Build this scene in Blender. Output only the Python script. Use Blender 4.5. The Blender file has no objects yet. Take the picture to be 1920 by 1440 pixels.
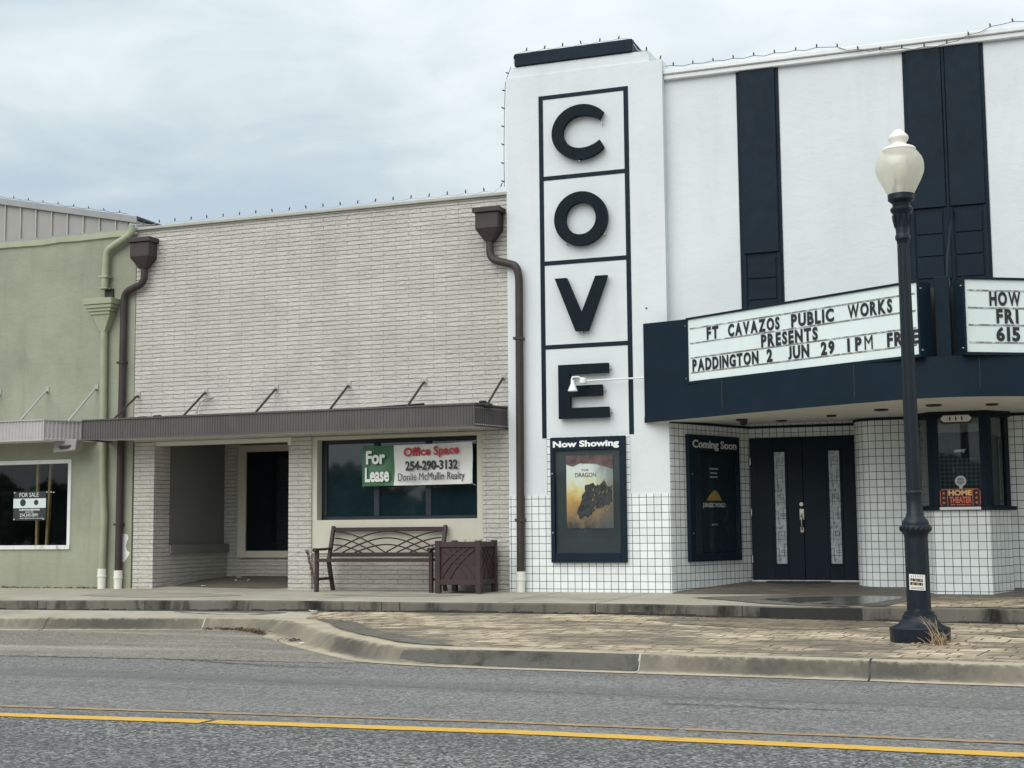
import bpy, bmesh, math, random
from mathutils import Vector, Matrix
random.seed(7)
C = bpy.context.scene.collection
SC = bpy.context.scene
R = math.radians

# ------------------------------------------------------------------ camera
cd = bpy.data.cameras.new('camera'); cam = bpy.data.objects.new('camera', cd); C.objects.link(cam)
cd.sensor_width = 36.0; cd.lens = 49.95; cd.clip_start = 0.1; cd.clip_end = 2000
yaw, pitch, roll = 0.35778874, 0.101296835, -0.00916256
fw = Vector((-math.sin(yaw)*math.cos(pitch), math.cos(yaw)*math.cos(pitch), math.sin(pitch)))
rt = Vector((math.cos(yaw), math.sin(yaw), 0)); up = rt.cross(fw)
r2 = rt*math.cos(roll) + up*math.sin(roll); u2 = up*math.cos(roll) - rt*math.sin(roll)
m = Matrix((r2, u2, -fw)).transposed().to_4x4(); m.translation = Vector((0, 0, 1.25))
cam.matrix_world = m
SC.camera = cam

# ------------------------------------------------------------------ world, sun, exposure
SUN_EL, SUN_AZ = 40, 200      # azimuth measured from +Y clockwise
w = bpy.data.worlds.new('World'); SC.world = w; w.use_nodes = True
nt = w.node_tree; nt.nodes.clear()
def wn(t, **k):
    n = nt.nodes.new(t)
    for a, b in k.items(): setattr(n, a, b)
    return n
out = wn('ShaderNodeOutputWorld'); bg = wn('ShaderNodeBackground'); bg.inputs['Strength'].default_value = 0.1
sky = wn('ShaderNodeTexSky'); sky.sky_type = 'NISHITA'; sky.sun_disc = False
sky.sun_elevation = R(SUN_EL); sky.sun_rotation = R(SUN_AZ); sky.air_density = 1.0; sky.dust_density = 1.5
tc = wn('ShaderNodeTexCoord'); sx = wn('ShaderNodeSeparateXYZ'); nt.links.new(tc.outputs['Generated'], sx.inputs[0])
def wm(op, a, b=None, clamp=False):
    n = wn('ShaderNodeMath', operation=op); n.use_clamp = clamp
    for i, v in enumerate((a, b)):
        if v is None: continue
        if isinstance(v, (int, float)): n.inputs[i].default_value = v
        else: nt.links.new(v, n.inputs[i])
    return n.outputs[0]
den = wm('ADD', wm('MAXIMUM', sx.outputs[2], 0.0), 0.14)
cx = wn('ShaderNodeCombineXYZ'); nt.links.new(wm('DIVIDE', sx.outputs[0], den), cx.inputs[0]); nt.links.new(wm('DIVIDE', sx.outputs[1], den), cx.inputs[1])
def wnoise(scale, detail, rough, dist, off):
    mp = wn('ShaderNodeMapping'); mp.inputs['Location'].default_value = off
    nt.links.new(cx.outputs[0], mp.inputs[0])
    n = wn('ShaderNodeTexNoise'); n.inputs['Scale'].default_value = scale; n.inputs['Detail'].default_value = detail
    n.inputs['Roughness'].default_value = rough; n.inputs['Distortion'].default_value = dist
    nt.links.new(mp.outputs[0], n.inputs['Vector']); return n.outputs[0]
def wramp(f, stops):
    n = wn('ShaderNodeValToRGB'); e = n.color_ramp.elements
    while len(e) < len(stops): e.new(0.5)
    for el, (p, c) in zip(e, stops): el.position = p; el.color = (*c, 1)
    nt.links.new(f, n.inputs[0]); return n.outputs[0]
big = wnoise(1.0, 5, 0.52, 0.3, (5.5, 5.9, 0)); fine = wnoise(3.0, 6, 0.54, 0.45, (3.7, 8.8, 0))
mixf = wm('ADD', wm('MULTIPLY', big, 0.5), wm('MULTIPLY', fine, 0.5))
# the cloud deck thins to the left and towards the horizon
mixf = wm('ADD', mixf, wm('ADD', wm('MULTIPLY', wm('ADD', sx.outputs[0], .33), .40), wm('MULTIPLY', wm('SUBTRACT', wm('MINIMUM', sx.outputs[2]  , .5), .24), .70)))
cloud_col = wramp(mixf, [(0.33, (3.75, 4.5, 5.05)), (0.44, (4.25, 4.95, 5.3)), (0.54, (5.05, 5.65, 5.9)), (0.64, (5.8, 6.3, 6.5))])
cover = wramp(mixf, [(0.33, (0.88,)*3), (0.46, (0.98,)*3)])
mx = wn('ShaderNodeMix', data_type='RGBA'); nt.links.new(cover, mx.inputs[0]); nt.links.new(sky.outputs[0], mx.inputs[6]); nt.links.new(cloud_col, mx.inputs[7])
# an overcast dome is brighter towards the zenith
zen = wm('ADD', 1.0, wm('MULTIPLY', wm('POWER', wm('MAXIMUM', sx.outputs[2], 0.0), 1.5), 0.7))
vm = wn('ShaderNodeVectorMath', operation='SCALE'); nt.links.new(mx.outputs[2], vm.inputs[0]); nt.links.new(zen, vm.inputs['Scale'])
nt.links.new(vm.outputs[0], bg.inputs[0]); nt.links.new(bg.outputs[0], out.inputs[0])

sl = bpy.data.lights.new('sun', 'SUN'); sl.energy = 1.5; sl.angle = R(60); sl.color = (1.0, 0.96, 0.9)
so = bpy.data.objects.new('sun', sl); C.objects.link(so)
sd = Vector((math.sin(R(SUN_AZ))*math.cos(R(SUN_EL)), math.cos(R(SUN_AZ))*math.cos(R(SUN_EL)), math.sin(R(SUN_EL))))
so.rotation_euler = sd.to_track_quat('Z', 'Y').to_euler(); so.location = sd*40
SC.view_settings.view_transform = 'Standard'; SC.view_settings.look = 'None'
SC.view_settings.exposure = 0.45; SC.view_settings.gamma = 1.0

# ------------------------------------------------------------------ materials
class NM:
    def __init__(s, name):
        s.m = bpy.data.materials.new(name); s.m.use_nodes = True; s.t = s.m.node_tree; s.t.nodes.clear()
        s.o = s.n('ShaderNodeOutputMaterial'); s.b = s.n('ShaderNodeBsdfPrincipled'); s.l(s.b.outputs[0], s.o.inputs[0])
        s.tc = s.n('ShaderNodeTexCoord')
    def n(s, t, **k):
        x = s.t.nodes.new(t)
        for a, b in k.items(): setattr(x, a, b)
        return x
    def l(s, a, b): s.t.links.new(a, b)
    def put(s, sock, v):
        if isinstance(v, (int, float)): sock.default_value = v
        elif isinstance(v, (tuple, list)): sock.default_value = (*v, 1) if len(v) == 3 and len(sock.default_value) == 4 else v
        else: s.l(v, sock)
    def math(s, op, a, b=0.0, clamp=False):
        x = s.n('ShaderNodeMath', operation=op); x.use_clamp = clamp; s.put(x.inputs[0], a); s.put(x.inputs[1], b); return x.outputs[0]
    def noise(s, scale, detail=4, rough=.55, dist=0, vec=None, sc3=None, off=(0, 0, 0)):
        v = vec or s.tc.outputs['Object']
        if sc3 or off != (0, 0, 0):
            mp = s.n('ShaderNodeMapping'); mp.inputs['Scale'].default_value = sc3 or (1, 1, 1); mp.inputs['Location'].default_value = off
            s.l(v, mp.inputs[0]); v = mp.outputs[0]
        x = s.n('ShaderNodeTexNoise'); s.l(v, x.inputs['Vector'])
        for k, q in (('Scale', scale), ('Detail', detail), ('Roughness', rough), ('Distortion', dist)): x.inputs[k].default_value = q
        return x.outputs[0]
    def vor(s, scale, feature='F1', vec=None, out='Distance'):
        x = s.n('ShaderNodeTexVoronoi', feature=feature); x.inputs['Scale'].default_value = scale
        s.l(vec or s.tc.outputs['Object'], x.inputs['Vector']); return x.outputs[out]
    def ramp(s, f, a, b, ca=0.0, cb=1.0):
        x = s.n('ShaderNodeMapRange'); x.interpolation_type = 'SMOOTHSTEP'; s.put(x.inputs[0], f)
        for i, v in enumerate((a, b, ca, cb)): x.inputs[i+1].default_value = v
        return x.outputs[0]
    def mix(s, f, a, b, mode='MIX'):
        x = s.n('ShaderNodeMix', data_type='RGBA', blend_type=mode); s.put(x.inputs[0], f); s.put(x.inputs[6], a); s.put(x.inputs[7], b); return x.outputs[2]
    def mul(s, col, f):
        x = s.n('ShaderNodeVectorMath', operation='SCALE'); s.put(x.inputs[0], col) if not isinstance(col, tuple) else setattr(x.inputs[0], 'default_value', col)
        s.put(x.inputs['Scale'], f); return x.outputs[0]
    def bump(s, h, strength=.4, dist=.01, nrm=None):
        x = s.n('ShaderNodeBump'); x.inputs['Strength'].default_value = strength; x.inputs['Distance'].default_value = dist
        s.l(h, x.inputs['Height'])
        if nrm is not None: s.l(nrm, x.inputs['Normal'])
        s.l(x.outputs[0], s.b.inputs['Normal']); return x.outputs[0]
    def set(s, col=None, rough=None, metal=None, spec=None):
        if col is not None: s.put(s.b.inputs['Base Color'], col)
        if rough is not None: s.put(s.b.inputs['Roughness'], rough)
        if metal is not None: s.put(s.b.inputs['Metallic'], metal)
        if spec is not None: s.put(s.b.inputs['Specular IOR Level'], spec)
        return s.m

def paint(name, col, rough=.5, var=.10, scale=3, bump=.0, bscale=60, spec=.5, metal=0.0, dirt=0.0, dirtcol=(.08, .07, .06)):
    k = NM(name)
    f = k.ramp(k.noise(scale, 5, .6), .3, .7, 1-var, 1+var)
    c = k.mul(tuple(col), f)
    if dirt: c = k.mix(k.ramp(k.noise(scale*1.7, 7, .65, .6, sc3=(1, 1, .35), off=(5, 2, 1)), .52, .75, 0, dirt), c, dirtcol)
    k.set(c, k.ramp(k.noise(scale*4, 3), .3, .7, max(rough-.08, .02), min(rough+.08, 1)), metal, spec)
    if bump: k.bump(k.noise(bscale, 4, .6), bump, .006)
    return k.m

def stucco(name, col, var=.06, bump=.35, streak=.15, spec=.3, rough=.75, streakcol=(.25, .25, .24)):
    k = NM(name)
    c = k.mul(tuple(col), k.ramp(k.noise(.9, 6, .6), .3, .7, 1-var, 1+var))
    c = k.mix(k.ramp(k.noise(2.2, 6, .62, .3, sc3=(1.6, 1.6, .22)), .5, .78, 0, streak), c, streakcol)
    c = k.mix(k.ramp(k.noise(6, 6, .7, .5, off=(3, 1, 7)), .62, .8, 0, streak*.8), c, streakcol)
    k.set(c, rough, 0, spec)
    b1 = k.noise(55, 5, .65); b2 = k.noise(5, 5, .55, .6, sc3=(1, 1, 1.8))
    h = k.math('ADD', k.math('MULTIPLY', b1, .35), b2)
    k.bump(h, bump, .012); return k.m

def brick_mat(name, col, grime=.25):
    k = NM(name)
    uv = k.tc.outputs['UV']
    x = k.n('ShaderNodeTexBrick'); x.offset = .5; x.offset_frequency = 2; x.squash = 1
    k.l(uv, x.inputs['Vector'])
    for a, b in (('Scale', 1), ('Mortar Size', .0035), ('Mortar Smooth', .3), ('Bias', 0), ('Brick Width', .403), ('Row Height', .0663)): x.inputs[a].default_value = b
    x.inputs['Color1'].default_value = (*[q*1.025 for q in col], 1); x.inputs['Color2'].default_value = (*[q*.975 for q in col], 1)
    x.inputs['Mortar'].default_value = (*[q*.62 for q in col], 1)
    n1 = k.noise(9, 6, .68, .4, sc3=(.55, .55, 1.5)); n2 = k.noise(70, 4, .6)
    c = k.mix(1.0, x.outputs[0], k.ramp(k.noise(1.3, 5, .6), .3, .7, .9, 1.05), 'MULTIPLY')
    c = k.mix(k.ramp(k.noise(30, 5, .75, .6), .63, .74, 0, grime), c, (.12, .11, .10))
    k.set(c, .8, 0, .25)
    h = k.math('ADD', k.math('MULTIPLY', n1, 1.0), k.math('MULTIPLY', n2, .3))
    h = k.math('ADD', h, k.math('MULTIPLY', k.noise(20, 5, .7, .8, sc3=(.7, .7, 1.3)), 1.7))
    h = k.math('SUBTRACT', h, k.math('MULTIPLY', x.outputs[1], .9))
    k.bump(h, .9, .024); return k.m

def tile_mat(name):
    k = NM(name); x = k.n('ShaderNodeTexBrick'); x.offset = 0; x.squash = 1
    k.l(k.tc.outputs['UV'], x.inputs['Vector'])
    for a, b in (('Scale', 1), ('Mortar Size', .0042), ('Mortar Smooth', .1), ('Bias', 0), ('Brick Width', .1034), ('Row Height', .1034)): x.inputs[a].default_value = b
    x.inputs['Color1'].default_value = (.82, .86, .86, 1); x.inputs['Color2'].default_value = (.72, .76, .76, 1)
    k.l(k.mix(k.ramp(k.noise(6, 4, .6), .4, .65), (.012, .014, .016), (.10, .10, .10)), x.inputs['Mortar'])
    c = k.mix(k.ramp(k.noise(7, 6, .7), .58, .8, 0, .12), x.outputs[0], (.35, .34, .32))
    r = k.ramp(x.outputs[1], 0, 1, .22, .8)
    k.set(c, r, 0, .5)
    h = k.math('SUBTRACT', k.math('MULTIPLY', k.noise(11, 2), .25), x.outputs[1]); k.bump(h, .35, .004); return k.m

def concrete(name, col, stain=.5, staincol=(.05, .05, .045), sscale=1.2, bump=.25, vertical=False, grain=.12):
    k = NM(name)
    c = k.mul(tuple(col), k.ramp(k.noise(1.1, 6, .6), .3, .7, .86, 1.1))
    c = k.mix(k.ramp(k.noise(160, 3, .7), .35, .7, 0, grain), c, tuple(q*.55 for q in col))
    sc3 = (1, 1, .3) if vertical else (1, 1.6, 1)
    c = k.mix(k.ramp(k.noise(sscale, 7, .66, .5, sc3=sc3, off=(2, 7, 0)), .47, .68, 0, stain), c, staincol)
    c = k.mix(k.ramp(k.noise(sscale*6, 6, .7, .4, off=(1, 3, 5)), .56, .72, 0, stain*.6), c, staincol)
    k.set(c, k.ramp(k.noise(5, 3), .3, .7, .75, .95), 0, .3)
    k.bump(k.noise(90, 5, .7), bump, .006); return k.m

def asphalt(name, base, speck, sp=.5, rough=.85, band=None):
    k = NM(name)
    v1 = k.vor(110, out='Color'); bw = k.n('ShaderNodeRGBToBW'); k.l(v1, bw.inputs[0])
    v2 = k.vor(42, out='Color'); bw2 = k.n('ShaderNodeRGBToBW'); k.l(v2, bw2.inputs[0])
    c = k.mul(tuple(base), k.ramp(k.noise(.5, 6, .6, .4, sc3=(.35, 1.6, 1)), .3, .7, .86, 1.16))
    c = k.mix(k.ramp(bw.outputs[0], .55, .85, 0, sp), c, tuple(speck))
    c = k.mix(k.ramp(bw2.outputs[0], .62, .80, 0, sp*.9), c, tuple(speck))
    c = k.mix(k.ramp(bw2.outputs[0], .18, .38, sp, 0), c, tuple(q*.3 for q in base))
    if band: c = band(k, c)
    k.set(c, rough, 0, .35)
    h = k.math('ADD', k.vor(70), k.math('MULTIPLY', k.noise(45, 4, .6), .6)); k.bump(h, .7, .012); return k.m

def glass(name, tint=(.9, .95, .95), rough=.02, refl=1.0):
    k = NM(name); k.t.nodes.remove(k.b)
    tr = k.n('ShaderNodeBsdfTransparent'); tr.inputs[0].default_value = (*tint, 1)
    gl = k.n('ShaderNodeBsdfGlossy'); gl.inputs['Roughness'].default_value = rough; gl.inputs[0].default_value = (1, 1, 1, 1)
    fr = k.n('ShaderNodeFresnel'); fr.inputs[0].default_value = 1.52
    ge = k.n('ShaderNodeNewGeometry')
    f = k.math('MULTIPLY', fr.outputs[0], k.math('SUBTRACT', 1.0, ge.outputs['Backfacing']))
    f = k.math('MULTIPLY', f, refl)
    mxs = k.n('ShaderNodeMixShader'); k.l(f, mxs.inputs[0]); k.l(tr.outputs[0], mxs.inputs[1]); k.l(gl.outputs[0], mxs.inputs[2])
    k.l(mxs.outputs[0], k.o.inputs[0]); return k.m

def darkglass(name, col=(.012, .02, .028), spec=.8):
    k = NM(name); k.set(k.mul(tuple(col), k.ramp(k.noise(1.2, 4), .3, .7, .8, 1.2)), .03, 0, spec)
    k.bump(k.noise(1.6, 2), .04, .01); return k.m

M = {}
M['brick'] = brick_mat('painted_brick', (.64, .615, .565))
M['white'] = stucco('white_stucco', (.67, .71, .725), .035, .32, .15, streakcol=(.40, .43, .44))
M['green'] = stucco('olive_stucco', (.30, .312, .238), .12, .6, .34, streakcol=(.13, .15, .10))
M['beige'] = stucco('beige_stucco', (.56, .54, .45), .05, .2, .10)
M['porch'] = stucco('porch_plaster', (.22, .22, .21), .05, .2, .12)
M['tile'] = tile_mat('white_wall_tile')
M['navy'] = paint('navy_black_paint', (.0065, .0165, .0275), .55, .12, 2, .12, 40, spec=.15)
M['navygloss'] = paint('black_door_paint', (.005, .0135, .022), .4, .1, 2, .05, 40, spec=.15)
M['letter'] = paint('letter_black', (.005, .0115, .017), .6, .1, 4, spec=.12)
M['brown'] = paint('brown_metal', (.048, .030, .031), .5, .14, 3, .05, 30, spec=.3, dirt=.15, dirtcol=(.09, .075, .07))
M['downbrown'] = paint('downspout_metal', (.047, .037, .036), .5, .12, 3, .05, 30, spec=.3, dirt=.2, dirtcol=(.10, .09, .085))
M['fascia'] = paint('brown_fascia_metal', (.078, .073, .073), .55, .12, 1.5, .05, 30, dirt=.3, dirtcol=(.15, .14, .135))
M['pinkmetal'] = paint('pale_ribbed_metal', (.41, .385, .38), .5, .08, 2, dirt=.2, dirtcol=(.2, .18, .17))
M['soffit'] = paint('soffit_paint', (.66, .65, .60), .7, .05, 2, .1, 30, dirt=.12, dirtcol=(.3, .28, .25))
M['trimwhite'] = paint('white_trim', (.74, .76, .76), .45, .05, 3, dirt=.2, dirtcol=(.3, .3, .28))
M['oldwhite'] = paint('peeling_white_trim', (.70, .71, .68), .55, .06, 5, dirt=.75, dirtcol=(.06, .06, .055))
M['coping'] = paint('brick_coping_metal', (.40, .39, .35), .5, .07, 3, dirt=.3, dirtcol=(.2, .19, .17))
M['greymetal'] = paint('grey_sheet_metal', (.30, .29, .28), .5, .05, 2, dirt=.35, dirtcol=(.28, .28, .27))
M['greyflash'] = paint('grey_flashing', (.27, .275, .28), .5, .05, 2, dirt=.2)
M['blue'] = paint('blue_membrane', (.04, .14, .30), .6)
M['greenpipe'] = paint('green_pipe_paint', (.32, .34, .235), .5, .08, 3, dirt=.25, dirtcol=(.12, .12, .09))
M['pvc'] = paint('white_pvc', (.74, .73, .68), .4, .04, 4, dirt=.2, dirtcol=(.3, .28, .24))
M['concrete'] = concrete('sidewalk_concrete', (.40, .37, .30), .35, (.17, .165, .145), .7)
M['curbface'] = concrete('grimy_curb_face', (.145, .137, .115), .97, (.010, .010, .010), 1.9, .35, True)
def curb_mat():
    m_ = concrete('curb_concrete', (.43, .37, .275), .4, (.12, .11, .085), .8, .25)
    k = NM.__new__(NM); k.m = m_; k.t = m_.node_tree; k.b = k.t.nodes['Principled BSDF']; k.tc = [x for x in k.t.nodes if x.type == 'TEX_COORD'][0]
    old = [l for l in k.t.links if l.to_socket == k.b.inputs['Base Color']][0].from_socket
    sp = k.n('ShaderNodeSeparateXYZ'); k.l(k.tc.outputs['UV'], sp.inputs[0])
    n1 = k.noise(.45, 4, .6, .3, vec=k.tc.outputs['UV'], sc3=(1, .2, 1)); n2 = k.noise(9, 6, .7, .4, vec=k.tc.outputs['UV'], sc3=(1, .5, 1))
    v = k.math('ADD', sp.outputs[1], k.math('MULTIPLY', k.math('SUBTRACT', n2, .5), .35))
    bandf = k.math('MULTIPLY', k.ramp(v, .30, .48), k.ramp(v, .62, .86, 1, 0))
    amt = k.ramp(k.math('ADD', n1, k.math('MULTIPLY', n2, .25)), .48, .78, .5, .95)
    c = k.mix(k.math('MULTIPLY', bandf, amt), old, (.055, .054, .047)); k.l(c, k.b.inputs['Base Color']); return m_
M['curb'] = curb_mat()
M['damplight'] = concrete('drying_concrete', (.31, .29, .235), .45, (.17, .165, .145), .9)
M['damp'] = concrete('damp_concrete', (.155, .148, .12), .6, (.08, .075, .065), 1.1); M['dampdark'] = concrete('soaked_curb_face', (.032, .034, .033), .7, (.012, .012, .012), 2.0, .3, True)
M['wet'] = concrete('wet_concrete', (.085, .085, .075), .3, (.05, .05, .045), 1.5); M['wet'].node_tree.nodes['Principled BSDF'].inputs['Roughness'].default_value = .1
for l in list(M['wet'].node_tree.links):
    if l.to_socket.name == 'Roughness' and l.to_node.type == 'BSDF_PRINCIPLED': M['wet'].node_tree.links.remove(l)
ROAD_Y = 5.76
def bay_band(k, c):
    return k.mix(k.ramp(k.noise(.8, 5, .6, .4, sc3=(.3, 1.6, 1), off=(4, 0, 0)), .5, .68, 0, .5), c, (.42, .40, .35))
def road_band(k, c):
    sp = k.n('ShaderNodeSeparateXYZ'); k.l(k.tc.outputs['Object'], sp.inputs[0])
    wob = k.math('MULTIPLY', k.noise(.7, 5, .6), .55)
    y = k.math('ADD', sp.outputs[1], wob)
    y = k.math('ADD', y, ROAD_Y)
    f = k.ramp(y, 8.15, 8.6, 1, 0)
    # tyre polished tracks: smoother, a little darker
    t1 = k.math('MULTIPLY', k.ramp(y, 10.15, 10.45), k.ramp(y, 10.75, 11.1, 1, 0)); t2 = k.math('MULTIPLY', k.ramp(y, 9.0, 9.2), k.ramp(y, 9.45, 9.7, 1, 0))
    tr = k.math('MULTIPLY', k.math('ADD', t1, k.math('MULTIPLY', t2, .35)), k.ramp(k.noise(.5, 4, .6, .3, sc3=(.3, 1, 1)), .25, .6, .35, 1))
    c = k.mix(k.math('MULTIPLY', tr, .6), c, (.118, .119, .119))
    # coarse chip seal in the near lane
    v = k.vor(52, out='Color'); b = k.n('ShaderNodeRGBToBW'); k.l(v, b.inputs[0])
    ch = k.mix(k.ramp(b.outputs[0], .25, .5, .85, 0), (.125, .125, .123), (.016, .016, .017)); ch = k.mix(k.ramp(b.outputs[0], .6, .8, 0, .8), ch, (.36, .36, .35))
    ch = k.mix(k.ramp(k.noise(.9, 5, .6, .3, sc3=(.4, 1.5, 1)), .4, .65, 0, .4), ch, (.06, .06, .062))
    c = k.mix(k.math('MULTIPLY', f, .85), c, ch)
    g = k.ramp(k.noise(.6, 5, .6, .2, sc3=(.18, 3.2, 1), off=(2, 1, 0)), .54, .68, 0, .3)
    c = k.mix(g, c, (.08, .081, .083))
    oil = k.ramp(k.noise(1.1, 6, .7, .4, off=(8, 3, 0)), .64, .74, 0, .5)
    return k.mix(oil, c, (.05, .05, .05))
M['road'] = asphalt('road_asphalt', (.150, .148, .142), (.36, .35, .33), .5, band=road_band)
M['bay'] = asphalt('worn_bay_asphalt', (.172, .16, .137), (.40, .37, .31), .5, band=bay_band)
M['lot'] = asphalt('far_ground_asphalt', (.11, .11, .105), (.22, .22, .2), .4)

def paver_mat(name, grey=False, wet=0.0):
    k = NM(name)
    mp = k.n('ShaderNodeMapping'); mp.inputs['Rotation'].default_value = (0, 0, R(8)); k.l(k.tc.outputs['Object'], mp.inputs[0])
    wob = k.n('ShaderNodeTexNoise'); wob.inputs['Scale'].default_value = 3.0; k.l(k.tc.outputs['Object'], wob.inputs['Vector'])
    va = k.n('ShaderNodeVectorMath', operation='SCALE'); k.l(wob.outputs[1], va.inputs[0]); va.inputs['Scale'].default_value = .05
    vb = k.n('ShaderNodeVectorMath', operation='ADD'); k.l(mp.outputs[0], vb.inputs[0]); k.l(va.outputs[0], vb.inputs[1])
    x = k.n('ShaderNodeTexBrick'); x.offset = .5; x.squash = 1.5; x.squash_frequency = 3; k.l(vb.outputs[0], x.inputs['Vector'])
    for a, b in (('Scale', 1), ('Mortar Size', .010), ('Mortar Smooth', .25), ('Bias', -.1), ('Brick Width', .25), ('Row Height', .19)): x.inputs[a].default_value = b
    ca, cb = ((.66, .54, .385), (.40, .32, .22)) if not grey else ((.20, .19, .165), (.12, .115, .10))
    x.inputs['Color1'].default_value = (*ca, 1); x.inputs['Color2'].default_value = (*cb, 1); x.inputs['Mortar'].default_value = (.045, .04, .03, 1)
    c = k.mix(k.ramp(k.noise(.55, 6, .62, .5, sc3=(1, 1.5, 1), off=(1.5, 4, 0)), .38 - wet*.2, .60, 0, .85), x.outputs[0], (.13, .115, .09))
    c = k.mix(k.ramp(k.noise(3.5, 6, .7, .6, sc3=(.6, 1.8, 1)), .47, .60, 0, .75), c, (.10, .085, .06) if not grey else (.075, .073, .066))
    c = k.mix(k.ramp(k.noise(60, 4, .7), .5, .75, 0, .35), c, (.16, .13, .09))
    k.set(c, .82 - wet*.45, 0, .35)
    k.bump(k.math('SUBTRACT', k.math('MULTIPLY', k.noise(30, 5, .65), .35), x.outputs[1]), .6, .008); return k.m
M['paver'] = paver_mat('tan_pavers'); M['paverdark'] = paver_mat('dark_entry_pavers', True, .4); M['paverdamp'] = paver_mat('damp_tan_pavers', False, .9)
def line_mat(name, col, wear):
    k = NM(name)
    n = k.math('ADD', k.math('MULTIPLY', k.noise(9, 6, .7, .6, sc3=(.5, 1.5, 1)), .6), k.math('MULTIPLY', k.noise(120, 3, .7), .4))
    c = k.mix(k.ramp(n, wear, wear+.14, 0, 1), tuple(col), (.12, .12, .115)); k.set(c, .7, 0, .35); k.bump(k.vor(150), .3, .006); return k.m
M['caulk'] = paint('pale_caulk', (.42, .39, .33), .8); M['rubbed'] = concrete('rubbed_curb_face', (.10, .095, .083), .8, (.02, .02, .02), 2.5)
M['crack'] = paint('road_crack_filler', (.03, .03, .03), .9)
M['yellow'] = line_mat('yellow_road_paint', (.60, .36, .055), .55); M['paleyellow'] = line_mat('worn_yellow_paint', (.36, .245, .115), .47)
M['darkwin'] = darkglass('dark_window_glass', (.010, .024, .031), 1.0); M['blackwin'] = darkglass('screened_dark_window', (.004, .008, .012), .35)
M['glass'] = glass('clear_glass'); M['caseglass'] = glass('poster_case_glass', (.92, .95, .95), .02, .55)
M['frost'] = paint('leaded_glass', (.42, .48, .49), .15, .2, 6, spec=.8)
M['lead'] = paint('black_leading', (.015, .017, .02), .5)
M['alu'] = paint('dark_window_frame', (.006, .013, .022), .4, .1, 4)
M['brass'] = paint('satin_nickel', (.52, .50, .45), .3, .08, 8, metal=.9)
M['steel'] = paint('galvanised', (.5, .5, .5), .4, .1, 8, metal=.8)
M['panelwhite'] = paint('sign_panel_acrylic', (.70, .79, .78), .35, .03, 2, dirt=.1, dirtcol=(.45, .45, .4))
M['rail'] = line_mat('sign_track_plastic', (.16, .15, .13), .46)
for n_ in M['rail'].node_tree.nodes:
    if n_.type == 'MIX': n_.inputs[7].default_value = (.62, .68, .66, 1)
M['black'] = paint('flat_black', (.010, .012, .015), .5)
M['casegrey'] = paint('poster_case_back', (.022, .029, .034), .5, .08, 2)
M['white_txt'] = paint('white_lettering', (.80, .82, .80), .5, .03)
M['grey_txt'] = paint('grey_lettering', (.55, .55, .53), .5, .03)
M['black_txt'] = paint('black_lettering', (.012, .013, .016), .5, .03)
M['red_txt'] = paint('red_lettering', (.42, .02, .035), .5, .05)
M['banner'] = paint('white_vinyl_banner', (.72, .72, .70), .45, .05, 4); M['bannergreen'] = paint('green_vinyl_banner', (.035, .14, .065), .45, .08, 4)
M['globe'] = NM('frosted_lamp_globe').m
k = NM('frosted_lamp_globe'); k.t.nodes.remove(k.b)
tr_ = k.n('ShaderNodeBsdfTranslucent'); tr_.inputs[0].default_value = (.92, .90, .80, 1); df_ = k.n('ShaderNodeBsdfDiffuse'); df_.inputs[0].default_value = (.92, .90, .80, 1)
gs_ = k.n('ShaderNodeBsdfGlossy'); gs_.inputs['Roughness'].default_value = .25; tp_ = k.n('ShaderNodeBsdfTransparent'); tp_.inputs[0].default_value = (.97, .96, .9, 1)
a_ = k.n('ShaderNodeMixShader'); a_.inputs[0].default_value = .55; k.l(df_.outputs[0], a_.inputs[1]); k.l(tr_.outputs[0], a_.inputs[2])
b_ = k.n('ShaderNodeMixShader'); b_.inputs[0].default_value = .45; k.l(a_.outputs[0], b_.inputs[1]); k.l(tp_.outputs[0], b_.inputs[2])
c_ = k.n('ShaderNodeMixShader'); c_.inputs[0].default_value = .07; k.l(b_.outputs[0], c_.inputs[1]); k.l(gs_.outputs[0], c_.inputs[2]); k.l(c_.outputs[0], k.o.inputs[0]); M['globe'] = k.m
M['lampcap'] = paint('lamp_finial', (.78, .76, .68), .4, .03)
M['lampblack'] = paint('lamp_post_paint', (.006, .0125, .019), .42, .15, 5, .1, 50, spec=.3, dirt=.08, dirtcol=(.05, .05, .05))
M['wood'] = paint('raw_lumber', (.42, .25, .12), .7, .15, 6)
M['interior'] = paint('dark_interior', (.02, .025, .03), .8)
M['paleint'] = paint('booth_interior', (.55, .6, .58), .8)
M['straw'] = paint('dry_weed', (.36, .27, .17), .8, .2, 9)
M['leafbrown'] = paint('dead_leaves', (.10, .06, .04), .8, .3, 12)
M['paper'] = paint('litter_paper', (.72, .72, .70), .7)
M['wire'] = paint('string_light_wire', (.03, .04, .03), .6); M['whitewire'] = paint('white_string_wire', (.5, .5, .48), .6)
M['bulb'] = paint('string_light_bulb', (.03, .027, .028), .3, .3, 1)
M['clip'] = paint('clear_clip', (.62, .58, .55), .35)
M['matrubber'] = paint('door_mat_fibre', (.03, .032, .038), .9, .2, 20, .4, 90)
M['tape'] = paint('grey_tape', (.5, .52, .53), .5)
M['orange'] = paint('orange_print', (.75, .16, .07), .5); M['cream'] = paint('cream_print', (.80, .50, .20), .5)
M['foliage'] = paint('tree_foliage', (.055, .085, .035), .7, .5, 1.2); M['bark'] = paint('tree_bark', (.09, .07, .05), .9, .2, 6)
M['pole'] = paint('weathered_pole', (.10, .085, .07), .9, .2, 6)
M['conduit'] = paint('painted_conduit', (.36, .35, .33), .5)
M['peel'] = paint('bare_white_plaster', (.78, .78, .75), .8, .06, 12, .3, 50)

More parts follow.
